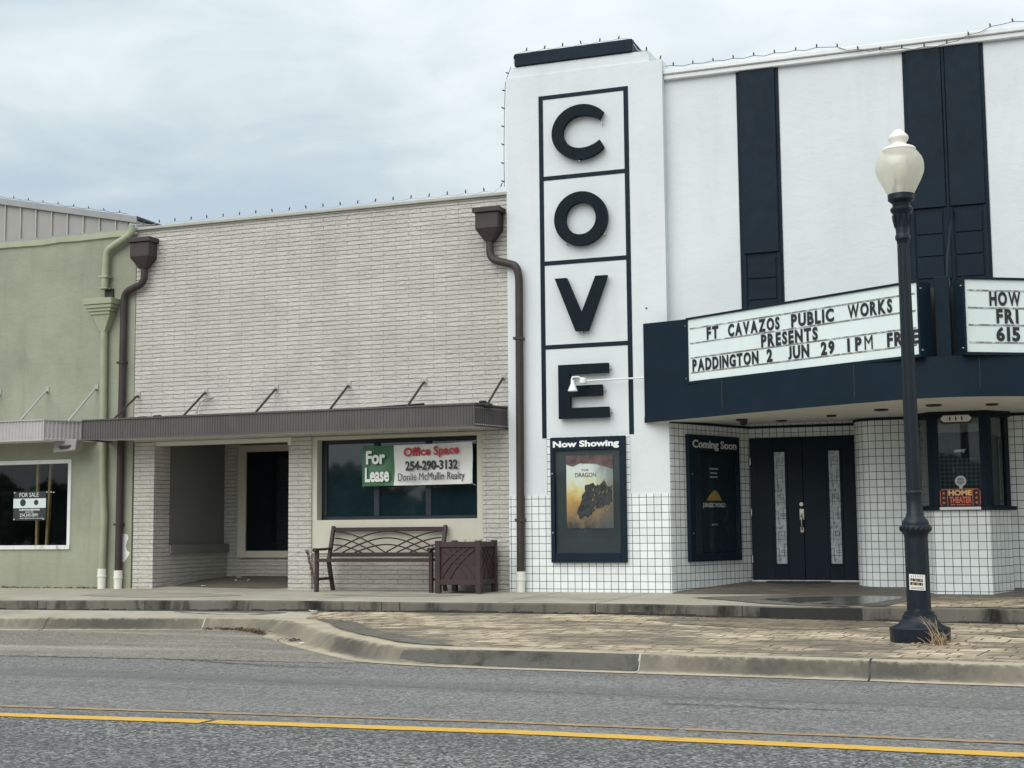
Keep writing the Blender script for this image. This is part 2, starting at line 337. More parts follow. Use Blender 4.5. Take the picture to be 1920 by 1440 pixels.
def poster_mat(name):          # a plain cloud picture, warm below and pale above, no known artwork
    k = NM(name); sp = k.n('ShaderNodeSeparateXYZ'); k.l(k.tc.outputs['UV'], sp.inputs[0])
    v = k.math('ADD', sp.outputs[1], k.math('MULTIPLY', k.math('SUBTRACT', k.noise(5, 6, .6, .6, vec=k.tc.outputs['UV']), .5), .5))
    r = k.n('ShaderNodeValToRGB'); e = r.color_ramp.elements
    st = [(.0, (.08, .07, .06)), (.16, (.30, .19, .11)), (.30, (.52, .27, .10)), (.44, (.72, .47, .17)), (.56, (.80, .68, .40)), (.70, (.80, .78, .70)), (.88, (.78, .78, .76)), (.97, (.34, .16, .12))]
    while len(e) < len(st): e.new(.5)
    for el, (p, c) in zip(e, st): el.position = p; el.color = (*c, 1)
    k.l(v, r.inputs[0])
    rightdark = k.ramp(k.math('ADD', sp.outputs[0], k.math('MULTIPLY', k.noise(4, 4, .6, vec=k.tc.outputs['UV'], off=(3, 1, 0)), .5)), .75, 1.15, 0, .75)
    k.set(k.mix(rightdark, r.outputs[0], (.10, .11, .115)), .5, 0, .3); return k.m
M['poster'] = poster_mat('cloud_poster_print')
M['posterdark'] = paint('dark_poster_print', (.007, .016, .025), .5, .15, 3)
M['rockprint'] = paint('rocky_print', (.035, .034, .036), .5, .6, 22)
M['amber'] = paint('amber_print', (.42, .25, .07), .5, .3, 20)
def diamond_mat():
    k = NM('diamond_lattice'); mp = k.n('ShaderNodeMapping'); mp.inputs['Rotation'].default_value = (0, R(45), 0); k.l(k.tc.outputs['Object'], mp.inputs[0])
    ch = k.n('ShaderNodeTexChecker'); ch.inputs['Scale'].default_value = 26; k.l(mp.outputs[0], ch.inputs[0]); ch.inputs[1].default_value = (.10, .12, .13, 1); ch.inputs[2].default_value = (.03, .04, .05, 1)
    k.set(ch.outputs[0], .7); return k.m
M['diamond'] = diamond_mat()

# ------------------------------------------------------------------ mesh helpers
def tag(o, label=None, cat=None, group=None, kind=None):
    for a, b in (('label', label), ('category', cat), ('group', group), ('kind', kind)):
        if b: o[a] = b
    return o
def thing(name, label, cat, loc, group=None):
    o = bpy.data.objects.new(name, None); o.empty_display_size = .1; o.location = loc; C.objects.link(o)
    return tag(o, label, cat, group)
def root_loc(o):
    while o.parent: o = o.parent
    return Vector(o.location)
class MB:
    def __init__(s): s.v = []; s.f = []; s.uv = {}; s.sm = set(); s.mi = {}
    def add(s, vs, fs, smooth=False, uvs=None, mi=0):
        b = len(s.v); s.v += [tuple(p) for p in vs]
        for i, f in enumerate(fs):
            k = len(s.f); s.f.append([b+q for q in f])
            if smooth: s.sm.add(k)
            if uvs: s.uv[k] = uvs[i]
            if mi: s.mi[k] = mi
        return s
    def box(s, x0, x1, y0, y1, z0, z1):
        x0, x1 = sorted((x0, x1)); y0, y1 = sorted((y0, y1)); z0, z1 = sorted((z0, z1))
        v = [(x, y, z) for z in (z0, z1) for y in (y0, y1) for x in (x0, x1)]
        return s.add(v, [(0, 2, 3, 1), (4, 5, 7, 6), (0, 1, 5, 4), (2, 6, 7, 3), (0, 4, 6, 2), (1, 3, 7, 5)])
    def bar(s, a, b, wx, wz, up=(0, 0, 1)):
        a, b = Vector(a), Vector(b); d = (b-a).normalized(); u = Vector(up)
        if abs(d.dot(u)) > .98: u = Vector((0, 1, 0))
        sx_ = d.cross(u).normalized()*wx/2; sz_ = sx_.cross(d).normalized()*wz/2
        v = [p + i*sx_ + j*sz_ for p in (a, b) for i, j in ((-1, -1), (1, -1), (1, 1), (-1, 1))]
        return s.add(v, [(3, 2, 1, 0), (4, 5, 6, 7), (0, 1, 5, 4), (1, 2, 6, 5), (2, 3, 7, 6), (3, 0, 4, 7)])
    def quad(s, *p, uv=None): return s.add(p, [tuple(range(len(p)))], uvs=[uv] if uv else None)
    def prism(s, poly, y0, y1):   # poly in (x,z)
        n = len(poly); v = [(x, y0, z) for x, z in poly] + [(x, y1, z) for x, z in poly]
        return s.add(v, [tuple(range(n)), tuple(range(2*n-1, n-1, -1))] + [(i, i+n, (i+1) % n+n, (i+1) % n) for i in range(n)])
    def slab(s, poly, z0, z1):    # poly in (x,y)
        n = len(poly); v = [(x, y, z0) for x, y in poly] + [(x, y, z1) for x, y in poly]
        return s.add(v, [tuple(range(n-1, -1, -1)), tuple(range(n, 2*n))] + [(i, (i+1) % n, (i+1) % n+n, i+n) for i in range(n)])
    def tube(s, pts, r, n=10, cap=True):
        pts = [Vector(p) for p in pts]; rs = r if isinstance(r, (list, tuple)) else [r]*len(pts)
        ring = []; prev = None
        for i, p in enumerate(pts):
            d = (pts[min(i+1, len(pts)-1)] - pts[max(i-1, 0)]).normalized()
            if prev is None: x = d.orthogonal().normalized()
            else:
                x = prev - d*prev.dot(d); x = x.normalized() if x.length > 1e-6 else d.orthogonal().normalized()
            prev = x; y = d.cross(x)
            ring += [p + (x*math.cos(2*math.pi*j/n) + y*math.sin(2*math.pi*j/n))*rs[i] for j in range(n)]
        L = len(pts)
        f = [(i*n+j, i*n+(j+1) % n, (i+1)*n+(j+1) % n, (i+1)*n+j) for i in range(L-1) for j in range(n)]
        s.add(ring, f, True)
        if cap: s.add(ring[:n], [tuple(range(n-1, -1, -1))]); s.add(ring[-n:], [tuple(range(n))])
        return s
    def lathe(s, prof, c, n=32, smooth=True):   # prof (z,r) top to bottom
        v = [(c[0]+r*math.cos(2*math.pi*j/n), c[1]+r*math.sin(2*math.pi*j/n), z) for z, r in prof for j in range(n)]
        f = [(i*n+j, (i+1)*n+j, (i+1)*n+(j+1) % n, i*n+(j+1) % n) for i in range(len(prof)-1) for j in range(n)]
        return s.add(v, f, smooth)
    def wall(s, path, z0, z1, u0=0.0, flip=False, smooth=False):  # vertical strip along plan path with metric uvs
        u = u0
        for (a, b) in zip(path[:-1], path[1:]):
            d = math.hypot(b[0]-a[0], b[1]-a[1])
            p = [(a[0], a[1], z0), (b[0], b[1], z0), (b[0], b[1], z1), (a[0], a[1], z1)]; q = [(u, z0), (u+d, z0), (u+d, z1), (u, z1)]
            s.add(p, [(0, 1, 2, 3)] if not flip else [(3, 2, 1, 0)], smooth, [q if not flip else q[::-1]]); u += d
        return s
    def build(s, name, mat, parent=None, bevel=0, sharp=40, seg=1):
        me = bpy.data.meshes.new(name); o = bpy.data.objects.new(name, me); C.objects.link(o)
        off = Vector((0, 0, 0))
        if parent is not None: o.parent = parent; off = root_loc(parent)
        else:
            n = max(1, len(s.v)); off = Vector((sum(p[0] for p in s.v)/n, sum(p[1] for p in s.v)/n, min(p[2] for p in s.v))); o.location = off
        me.from_pydata([tuple(Vector(p)-off) for p in s.v], [], s.f)
        uvl = me.uv_layers.new(name='UVMap')
        for p in me.polygons:
            if p.index in s.sm: p.use_smooth = True
            if p.index in s.mi: p.material_index = s.mi[p.index]
            if p.index in s.uv:
                for li, q in zip(p.loop_indices, s.uv[p.index]): uvl.data[li].uv = q
                continue
            nrm = p.normal
            for li in p.loop_indices:
                P = Vector(s.v[me.loops[li].vertex_index])
                if abs(nrm.z) > .7: uvl.data[li].uv = (P.x, P.y)
                else:
                    h = math.hypot(nrm.x, nrm.y) or 1
                    uvl.data[li].uv = (P.x*(-nrm.y/h) + P.y*(nrm.x/h), P.z)
        for mm in (mat if isinstance(mat, (list, tuple)) else [mat]): me.materials.append(mm)
        me.update()
        if s.sm: me.set_sharp_from_angle(angle=R(sharp))
        if bevel:
            b = o.modifiers.new('bevel', 'BEVEL'); b.width = bevel; b.segments = seg; b.limit_method = 'ANGLE'; b.angle_limit = R(50)
        return o
def box(name, mat, parent, *a, **k): return MB().box(*a).build(name, mat, parent, **k)
def struct(o): o['kind'] = 'structure'; return o

_tc = {}
def text_geo(s, bold=0.0, spacing=1.0):
    key = (s, bold, spacing)
    if key in _tc: return _tc[key]
    cu = bpy.data.curves.new('t', 'FONT'); cu.body = s; cu.size = 1; cu.offset = bold; cu.resolution_u = 3; cu.space_character = spacing
    ob = bpy.data.objects.new('t', cu); C.objects.link(ob)
    dg = bpy.context.evaluated_depsgraph_get(); me = bpy.data.meshes.new_from_object(ob.evaluated_get(dg))
    vs = [tuple(v.co) for v in me.vertices]; fs = [tuple(p.vertices) for p in me.polygons]
    bpy.data.objects.remove(ob); bpy.data.curves.remove(cu); bpy.data.meshes.remove(me)
    x0, x1 = min(v[0] for v in vs), max(v[0] for v in vs); y0, y1 = min(v[1] for v in vs), max(v[1] for v in vs)
    _tc[key] = (vs, fs, x0, x1, y0, y1); return _tc[key]
def text_into(mb, s, O, ux, uz, x0, x1, z0, z1, t=.004, bold=.02, spacing=1.0, shear=0.0):
    """lay a word into the rectangle x0..x1, z0..z1 of the plane (O,ux,uz); t = thickness towards the viewer"""
    vs, fs, a0, a1, b0, b1 = text_geo(s, bold, spacing); O, ux, uz = Vector(O), Vector(ux).normalized(), Vector(uz).normalized()
    nn = ux.cross(uz)
    P = []
    for v in vs:
        u = x0 + (v[0]-a0)/(a1-a0)*(x1-x0); q = z0 + (v[1]-b0)/(b1-b0)*(z1-z0); P.append(O + ux*u + uz*(q + shear*(u-x0)))
    n = len(P); F = [Vector(p)+nn*t for p in P]
    # walls along boundary edges
    cnt = {}
    for f in fs:
        for i in range(len(f)):
            e = (f[i], f[(i+1) % len(f)]); cnt[e] = 1
    faces = [tuple(f) for f in fs]; 
    # make front faces look along nn
    f0 = fs[0]; nrm = (F[f0[1]]-F[f0[0]]).cross(F[f0[2]]-F[f0[1]])
    flip = nrm.dot(nn) < 0
    front = [f[::-1] if flip else f for f in faces]
    side = []
    for (i, j) in cnt:
        if (j, i) not in cnt: side.append((i+n, j+n, j, i) if not flip else (j+n, i+n, i, j))
    mb.add(F + P, front + side); return mb
X1, Z1 = (1, 0, 0), (0, 0, 1)

# ------------------------------------------------------------------ ground, road, walks
def lerp(tab, x):
    if x <= tab[0][0]: return tab[0][1]
    for (a, b), (c, d) in zip(tab[:-1], tab[1:]):
        if x <= c: return b + (d-b)*(x-a)/(c-a)
    return tab[-1][1]
struct(MB().quad((-400, -400, -.06), (400, -400, -.06), (400, 400, -.06), (-400, 400, -.06)).build('ground', M['lot']))
def sheet(name, mat, xs, ys, zf):
    v = [(x, y, zf(x, y)) for y in ys for x in xs]; n = len(xs)
    return struct(MB().add(v, [(j*n+i, j*n+i+1, (j+1)*n+i+1, (j+1)*n+i) for j in range(len(ys)-1) for i in range(n-1)]).build(name, mat))
sheet('road', M['road'], [-70, -40, -20, -10, 0, 10, 20, 40, 70], [-8, 0, 5, 10, 13, 16.2], lambda x, y: 0.0)
# parking bay: older pale asphalt beside the kerb
bay = [(-40, 11.75), (-14, 11.86), (-10, 11.95), (-8.24, 12.07), (-7.09, 12.13), (-6.2, 12.16), (-5.9, 12.35), (-6.6, 12.95), (-7.6, 13.9), (-8.6, 14.95), (-9.3, 15.7), (-12, 15.6), (-40, 15.6)]
rr = random.Random(31); rb = []
for (a, b) in zip(bay, bay[1:]+bay[:1]):
    n = 1 if a[0] < -15 or b[0] < -15 else max(1, int(math.hypot(b[0]-a[0], b[1]-a[1])/.12))
    for i in range(n): t = i/n; rb.append((a[0]+(b[0]-a[0])*t+rr.uniform(-.02, .02), a[1]+(b[1]-a[1])*t+rr.uniform(-.035, .035)))
struct(MB().quad(*[(x, y, .004) for x, y in rb]).build('parking_bay', M['bay']))
def crack(pts, w_, seed):
    rr = random.Random(seed); P = []
    for a, b in zip(pts[:-1], pts[1:]):
        n = max(2, int(math.hypot(b[0]-a[0], b[1]-a[1])/.07))
        for i in range(n): t = i/n; P.append((a[0]+(b[0]-a[0])*t+rr.uniform(-.015, .015), a[1]+(b[1]-a[1])*t+rr.uniform(-.025, .025)))
    mb = MB()
    for a, b in zip(P[:-1], P[1:]):
        q0, q1 = w_*rr.uniform(.3, 1), w_*rr.uniform(.3, 1); mb.quad((a[0], a[1]-q0, .0065), (b[0], b[1]-q1, .0065), (b[0], b[1]+q1, .0065), (a[0], a[1]+q0, .0065))
    struct(mb.build('road_crack', M['crack']))
crack([(-8.2, 12.08), (-7.4, 11.9), (-6.6, 11.75), (-5.9, 11.7)], .012, 1); crack([(-7.9, 12.06), (-7.2, 11.8), (-6.4, 11.62)], .010, 2)
crack([(-11.5, 11.93), (-9.4, 12.0), (-7.0, 12.14)], .008, 3); crack([(-9, 10.4), (-6.5, 10.55), (-3, 10.4), (1, 10.3)], .006, 4)
crack([(-5.2, 8.05), (-5.0, 8.5), (-4.9, 9.1)], .008, 5); crack([(-2.2, 8.2), (-1.9, 8.7), (-2.0, 9.3)], .006, 6)
crack([(-2.6, 10.0), (-1.7, 9.95), (-1.0, 10.02)], .014, 7)
def ribbon(name, mat, a, b, z, seed):
    rr = random.Random(seed); x = -14.0; xs_ = [-30.0]
    while x < 8: xs_.append(x); x += .05
    xs_.append(40.0); mb = MB(); j0 = (0, 0); gap = 0
    for p, q in zip(xs_[:-1], xs_[1:]):
        j1 = (rr.uniform(-.006, .006), rr.uniform(-.006, .006))
        if gap == 0 and rr.random() < .01: gap = 1
        if gap: gap -= 1
        else: mb.quad((p, lerp(a, p)+j0[0], z), (q, lerp(a, q)+j1[0], z), (q, lerp(b, q)+j1[1], z), (p, lerp(b, p)+j0[1], z))
        j0 = j1
    return struct(mb.build(name, mat))
nl = [(-30, 7.2), (-9, 7.90), (-6.8, 8.03), (-3.15, 8.27), (-.17, 8.25), (8, 8.2), (40, 8.0)]
ribbon('road_line', M['yellow'], nl, [(x, y+.16) for x, y in nl], .005, 3)
fl_ = [(-30, 7.9), (-9, 8.36), (-7.15, 8.47), (-3.3, 8.715), (-.18, 8.735), (8, 8.7), (40, 8.5)]
ribbon('road_line', M['paleyellow'], fl_, [(x, y+.085) for x, y in fl_], .005, 5)

EZ = [(-30, .29), (-13.74, .313), (-11.7, .336), (-9.36, .355), (-7.09, .349), (-4.78, .358), (-2.645, .345), (-1.77, .352), (-.27, .341), (5, .33), (30, .33)]
EB = [(-30, .17), (-13.74, .188), (-11.53, .199), (-9.33, .217), (-7.09, .229), (-4.79, .230), (-2.65, .203), (-.28, .181), (5, .17), (30, .17)]
def walkz(x, y):
    if y >= 18.76: return .372 + (y-18.76)*.0536
    return lerp(EZ, x) + (.372-lerp(EZ, x))*max(0, (y-16.26))/2.5
xs = [-30, -22, -18] + [-16+i*.5 for i in range(40)] + [5, 9, 30]
sheet('sidewalk', M['concrete'], xs, [16.275, 17, 17.9, 18.76, 19.6, 20.6, 21.4], walkz)
# grimy face of the upper kerb, with a rounded nose and joints
mb = MB(); prof = [(16.275, 0), (16.263, -.006), (16.258, -.02)]
for i in range(len(xs)-1):
    for (y0, d0), (y1, d1) in zip(prof[:-1], prof[1:]):
        a, b = xs[i], xs[i+1]
        mb.quad((a, y1, lerp(EZ, a)+d1), (b, y1, lerp(EZ, b)+d1), (b, y0, lerp(EZ, b)+d0), (a, y0, lerp(EZ, a)+d0))
    a, b = xs[i], xs[i+1]; mb.quad((a, 16.258, lerp(EB, a)-.05), (b, 16.258, lerp(EB, b)-.05), (b, 16.258, lerp(EZ, b)-.02), (a, 16.258, lerp(EZ, a)-.02))
struct(mb.build('sidewalk_curb', M['curbface']))
mb = MB()
for x in (-13.1, -11.35, -8.83, -7.85, -7.6, -5.05, -3.3, .1, 1.6):
    mb.box(x-.006, x+.006, 16.2565, 16.262, lerp(EB, x), lerp(EZ, x)-.004)
struct(mb.build('curb_joint', M['black']))
mb = MB()
for x in (-13.1, -11.35, -8.83, -6.3, -5.05):
    z0 = walkz(x, 16.3)+.003; z1 = walkz(x, 18.7)+.003; mb.quad((x-.005, 16.29, z0), (x+.005, 16.29, z0), (x+.005, 18.7, z1), (x-.005, 18.7, z1))
struct(mb.build('sidewalk_joint', M['black']))
# outer kerb: bulb-out curve, pairs of back edge and gutter edge
TOP = [(-30, 14.6), (-18, 15.0), (-13, 15.35), (-11.5, 15.66), (-10.1, 15.93), (-9.12, 16.02), (-8.456, 15.68), (-7.29, 14.12), (-6.45, 13.24), (-5.9, 12.72), (-5.21, 12.47), (-3.84, 12.42), (-3.4, 12.38), (-1.41, 12.22), (-.22, 12.17), (6, 12.0), (30, 11.4)]
BOT = [(-30, 14.2), (-18, 14.6), (-13, 15.0), (-11.5, 15.3), (-10.1, 15.58), (-9.45, 15.52), (-8.75, 14.88), (-7.62, 13.66), (-6.68, 12.74), (-6.12, 12.28), (-5.2, 12.03), (-3.84, 11.95), (-3.36, 11.93), (-1.4, 11.85), (-.22, 11.76), (6, 11.6), (30, 11.0)]
def crom(P, sub=8):
    o = []
    for i in range(len(P)-1):
        p0, p1, p2, p3 = [Vector(P[max(0, min(len(P)-1, j))]).to_2d() for j in (i-1, i, i+1, i+2)]
        for s_ in range(sub):
            t = s_/sub; o.append(.5*((2*p1) + (p2-p0)*t + (2*p0-5*p1+4*p2-p3)*t*t + (3*p1-p0-3*p2+p3)*t**3))
    o.append(Vector(P[-1]).to_2d()); return o
T2, B2 = crom(TOP), crom(BOT)
KP = [(0, .150), (.30, .149), (.42, .141), (.50, .115), (.58, .06), (.66, .022), (.75, .010), (1.0, .006)]
v = []; 
for t_, b_ in zip(T2, B2):
    for f_, z_ in KP: q = t_.lerp(b_, f_); v.append((q.x, q.y, z_))
n = len(KP)
L_ = [0.0]
for a_, b_ in zip(T2[:-1], T2[1:]): L_.append(L_[-1]+(b_-a_).length)
cuv = [[(L_[i], KP[j][0]), (L_[i], KP[j+1][0]), (L_[i+1], KP[j+1][0]), (L_[i+1], KP[j][0])] for i in range(len(T2)-1) for j in range(n-1)]
curb = MB().add(v, [(i*n+j, i*n+j+1, (i+1)*n+j+1, (i+1)*n+j) for i in range(len(T2)-1) for j in range(n-1)], True, cuv).build('curb', M['curb'], sharp=80)
curb.data.flip_normals(); struct(curb)
mb = MB()
for ix in (2.45, 13.0):     # contraction joints
    i = int(ix*8); d = (T2[i+1]-T2[i]).normalized()*.008
    for (f0, z0), (f1, z1) in zip(KP[:-1], KP[1:]):
        a, b = T2[i].lerp(B2[i], f0), T2[i].lerp(B2[i], f1)
        mb.quad((a.x-d.x, a.y-d.y, z0+.004), (b.x-d.x, b.y-d.y, z1+.004), (b.x+d.x, b.y+d.y, z1+.004), (a.x+d.x, a.y+d.y, z0+.004))
struct(mb.build('curb_joint', M['black']))
mb = MB()
for ix in (4.0, 12.0):     # joints filled with pale caulk
    i = int(ix*8); d = (T2[i+1]-T2[i]).normalized()*.009
    for (f0, z0), (f1, z1) in zip(KP[:-1], KP[1:]):
        a, b = T2[i].lerp(B2[i], f0), T2[i].lerp(B2[i], f1)
        mb.quad((a.x-d.x, a.y-d.y, z0+.004), (b.x-d.x, b.y-d.y, z1+.004), (b.x+d.x, b.y+d.y, z1+.004), (a.x+d.x, a.y+d.y, z0+.004))
struct(mb.build('curb_joint', M['caulk']))
mb = MB(); rr = random.Random(8)     # black tyre-rubbed stretch of the kerb face left of the caulked joint
for i in range(int(9.4*8), 12*8):
    g = min(1, (i-9.4*8)/8); lo, hi = .40+.10*(1-g), .74-.12*(1-g)
    for k_ in range(4):
        f0, f1 = lo+(hi-lo)*k_/4, lo+(hi-lo)*(k_+1)/4
        zf = lambda f: lerp(KP, f)+.003
        q = [(T2[i].lerp(B2[i], f0), zf(f0)), (T2[i].lerp(B2[i], f1), zf(f1)), (T2[i+1].lerp(B2[i+1], f1), zf(f1)), (T2[i+1].lerp(B2[i+1], f0), zf(f0))]
        mb.quad(*[(p.x, p.y-.002, z) for p, z in q])
struct(mb.build('curb_stain', M['rubbed']))
mb = MB()     # uneven dark strip along the foot of the upper kerb
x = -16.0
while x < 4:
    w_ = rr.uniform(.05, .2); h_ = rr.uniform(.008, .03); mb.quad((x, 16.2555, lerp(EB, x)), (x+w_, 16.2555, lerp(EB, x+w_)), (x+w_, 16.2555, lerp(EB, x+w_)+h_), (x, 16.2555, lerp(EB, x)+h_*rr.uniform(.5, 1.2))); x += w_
struct(mb.build('curb_foot_strip', M['crack']))
TT = [(p.x, p.y) for p in T2]
def lower(name, mat, x0, x1, n, dz=0, off=0.0):
    v = []
    for i in range(n+1):
        x = x0 + (x1-x0)*i/n; y0 = lerp(TT, x)+off; zb = lerp(EB, x)
        for j in range(5):
            f = j/4; v.append((x, y0 + (16.262-y0)*f, .1505 + (zb-.1505)*f + dz))
    return struct(MB().add(v, [(i*5+j, (i+1)*5+j, (i+1)*5+j+1, i*5+j+1) for i in range(n) for j in range(4)]).build(name, mat))
lower('pavement', M['concrete'], -30, -8.75, 40)
lower('pavement', M['paver'], -8.75, 30, 150)
# dark soldier course along the curve
mb = MB()
for i in range(len(TT)-1):
    if -8.6 < TT[i][0] < -5.3:
        a, b = Vector(TT[i]), Vector(TT[i+1]); w0 = .28*min(1, (TT[i][0]+8.6)/.6, (-5.3-TT[i][0])/.5); nn = Vector((-(b-a).y, (b-a).x)).normalized()
        if nn.y < 0: nn = -nn
        def zz(p): y0 = lerp(TT, p.x); return .1505 + (lerp(EB, p.x)-.1505)*max(0, min(1, (p.y-y0)/(16.262-y0))) + .006
        q = [a+nn*.03, b+nn*.03, b+nn*(w0+.03), a+nn*(w0+.03)]; mb.quad(*[(p.x, p.y, zz(p)) for p in q])
struct(mb.build('paving_border', M['paverdark']))
# dark wet entry paving in the theatre recess, and pavers right of the wet slab
struct(MB().quad(*[(x, y, walkz(x, y)+.004) for x, y in ((-4.7, 18.55), (2.7, 18.55), (2.7, 21.2), (-4.7, 21.2))]).build('entry_paving', M['paverdark']))
struct(MB().quad(*[(x, y, walkz(x, y)+.006) for x, y in ((-1.95, 16.32), (6, 16.32), (6, 18.5), (-1.45, 18.5))]).build('entry_paving', M['paver']))
struct(MB().quad(*[(x, y, walkz(x, y)+.010) for x, y in ((-1.98, 16.3), (-1.72, 16.3), (-1.25, 18.5), (-1.48, 18.5))]).build('paving_border', M['paverdark']))
def stain(name, mat, pts, zf, dz, seed, amp=.10):
    rr = random.Random(seed); P = crom(pts+[pts[0]], 10)[:-1]; struct(MB().quad(*[(p.x+rr.uniform(-amp, amp)*.5, p.y+rr.uniform(-amp, amp)*.35, zf(p.x, p.y)+dz) for p in P]).build(name, mat))
stain('damp_patch', M['damp'], [(-4.2, 17.6), (-3.5, 17.0), (-3.0, 16.55), (-2.6, 16.36), (-2.05, 16.36), (-1.72, 17.5), (-1.62, 18.35), (-2.3, 18.5), (-3.2, 18.3)], walkz, .008, 1)
stain('puddle', M['wet'], [(-3.3, 17.35), (-2.9, 16.85), (-2.45, 16.5), (-2.08, 16.45), (-1.75, 17.4), (-1.72, 18.1), (-2.3, 18.2), (-2.9, 17.9)], walkz, .012, 2, .05)
stain('damp_patch', M['damplight'], [(-13.2, 17.3), (-12.0, 16.85), (-10.9, 17.0), (-10.6, 17.4), (-11.5, 17.8), (-12.6, 17.9)], walkz, .004, 3)
stain('damp_patch', M['damplight'], [(-9.4, 17.6), (-8.6, 17.35), (-7.6, 17.5), (-7.4, 17.8), (-8.4, 17.95)], walkz, .004, 4)
lowz = lambda x, y: .1505 + (lerp(EB, x)-.1505)*max(0, min(1, (y-lerp(TT, x))/(16.262-lerp(TT, x))))
stain('damp_patch', M['damp'], [(-10.9, 16.2), (-10.4, 16.08), (-9.6, 16.1), (-9.2, 16.22), (-10.0, 16.25)], lowz, .004, 5, .03)
stain('damp_patch', M['paverdamp'], [(-4.3, 15.7), (-3.6, 15.2), (-2.9, 14.95), (-2.1, 15.1), (-1.6, 15.6), (-1.7, 16.15), (-2.6, 16.2), (-3.6, 16.2)], lowz, .004, 6)
stain('damp_patch', M['paverdamp'], [(-.6, 14.9), (.1, 14.2), (1.2, 14.0), (2, 14.8), (1.5, 15.8), (.2, 16.0)], lowz, .004, 7)
stain('damp_patch', M['damp'], [(-12.9, 19.2), (-11.8, 19.0), (-10.75, 19.1), (-10.7, 20.9), (-12.9, 20.9)], walkz, .004, 9, .05)  # damp porch floor; its dark colour also paints in the porch shade
mb = MB(); rr = random.Random(4)
xx = [-3.1+i*.06 for i in range(20)]
for a, b in zip(xx[:-1], xx[1:]): mb.quad((a, 16.2545, lerp(EB, a)), (b, 16.2545, lerp(EB, b)), (b, 16.2545, lerp(EZ, b)-.015), (a, 16.2545, lerp(EZ, a)-.015))
struct(mb.build('wet_stain', M['dampdark']))

# ------------------------------------------------------------------ green building
YB = 18.85
gb = thing('green_building', 'olive green stucco building with white framed shop window at the left edge', 'building', (-18, 18.85, .37))
MB().box(-24, -16.6, YB, 19.15, .2, 6.0).box(-16.6, -14.585, YB, 19.15, 2.42, 6.0).box(-16.6, -14.585, YB, 19.15, .2, .985).box(-14.585, -13.432, YB, 19.15, .2, 6.0).build('wall', M['green'], gb)
mb = MB(); rr = random.Random(3)
pts = [(-24 + i*.35, 0, 6.0 + rr.uniform(-.012, .012)) for i in range(31)]
for (a, b) in zip(pts[:-1], pts[1:]):
    if b[0] > -13.4: break
    mb.add([(a[0], YB-.035, a[2]-.04), (b[0], YB-.035, b[2]-.04), (b[0], YB-.03, b[2]+.055), (a[0], YB-.03, a[2]+.055), (a[0], YB+.25, a[2]+.075), (b[0], YB+.25, b[2]+.075), (b[0], YB+.02, b[2]-.07), (a[0], YB+.02, a[2]-.07)], [(0, 1, 2, 3), (3, 2, 5, 4), (7, 6, 1, 0)])
mb.build('coping', M['greenpipe'], gb)
mb = MB().box(-24, -13.6, 19.16, 19.3, 5.9, 6.17); mb.build('roof_edge', M['greyflash'], gb)
box('membrane', M['blue'], gb, -14.95, -14.3, 19.12, 19.155, 6.075, 6.115)
box('membrane', M['blue'], gb, -15.55, -15.1, 19.12, 19.155, 6.06, 6.095)
MB().box(-24, -13.45, 21.0, 30, .2, 5.85).box(-24, -13.45, 19.3, 21.0, 2.6, 5.85).build('rear_wall', M['green'], gb)
win = MB().box(-16.6, -14.585, YB-.02, YB+.05, 2.355, 2.42).box(-14.645, -14.585, YB-.02, YB+.05, 1.05, 2.355).build('window', M['trimwhite'], gb, bevel=.004)
box('sill', M['oldwhite'], win, -16.6, -14.585, YB-.03, YB+.05, .985, 1.05)
box('pane', M['glass'], win, -16.6, -14.645, YB+.02, YB+.026, 1.05, 2.355)
MB().box(-16.62, -14.55, 20.9, 20.95, .9, 2.5).box(-16.65, -16.6, 19.16, 20.9, .9, 2.5).box(-14.6, -14.55, 19.16, 20.9, .9, 2.5).box(-16.6, -14.6, 19.16, 20.9, 2.45, 2.5).box(-16.6, -14.6, 19.16, 20.9, .9, .95).build('room', M['interior'], gb)
pp = [(-13.66, 1.2), (-13.60, 1.225), (-13.545, 1.205), (-13.53, 1.15), (-13.56, 1.09), (-13.575, 1.02), (-13.55, .96), (-13.50, .93), (-13.52, .88), (-13.56, .83), (-13.60, .78), (-13.655, .80), (-13.66, .95)]
MB().prism([(x+.045, z) for x, z in pp], YB-.003, YB+.01).build('peeled_patch', M['peel'], gb)
for nm, ax, bx, lab in (('lumber', -15.60, -15.61, 'upright raw timber stud behind the green building window, left and plumb'), ('lumber', -15.335, -15.415, 'leaning raw timber stud behind the green building window, right of the plumb one')):
    o = MB().bar((bx, 19.32, .95), (ax, 19.3, 2.46), .042, .05).build(nm, M['wood']); tag(o, lab, 'lumber', 'timber studs in the shop window')
# for sale sign taped inside the glass
fs = thing('for_sale_sign', 'dark for sale sign with white band stuck on the shop window', 'sign', (-15.4, YB+.01, 1.3))
box('board', M['casegrey'], fs, -15.72, -15.08, YB+.008, YB+.014, 1.45, 1.915)
box('band', M['panelwhite'], fs, -15.72, -15.08, YB+.004, YB+.008, 1.65, 1.803)
for cx_, r_ in ((-15.53, .056), (-15.268, .043)):
    MB().prism([(cx_+r_*math.cos(a*.2618), 1.737+r_*1.05*math.sin(a*.2618)) for a in range(24)], YB+.001, YB+.004).build('portrait' if r_ > .05 else 'emblem', M['casegrey'], fs)
O = (0, YB+.006, 0)
mb = MB(); text_into(mb, 'FOR SALE', O, X1, Z1, -15.60, -15.225, 1.828, 1.897, .003, .0); mb.build('lettering', M['white_txt'], fs)
mb = MB(); text_into(mb, 'CLINTON BROWN', O, X1, Z1, -15.60, -15.20, 1.605, 1.637, .003, .03); text_into(mb, 'REALTOR', O, X1, Z1, -15.48, -15.32, 1.575, 1.594, .003, .01)
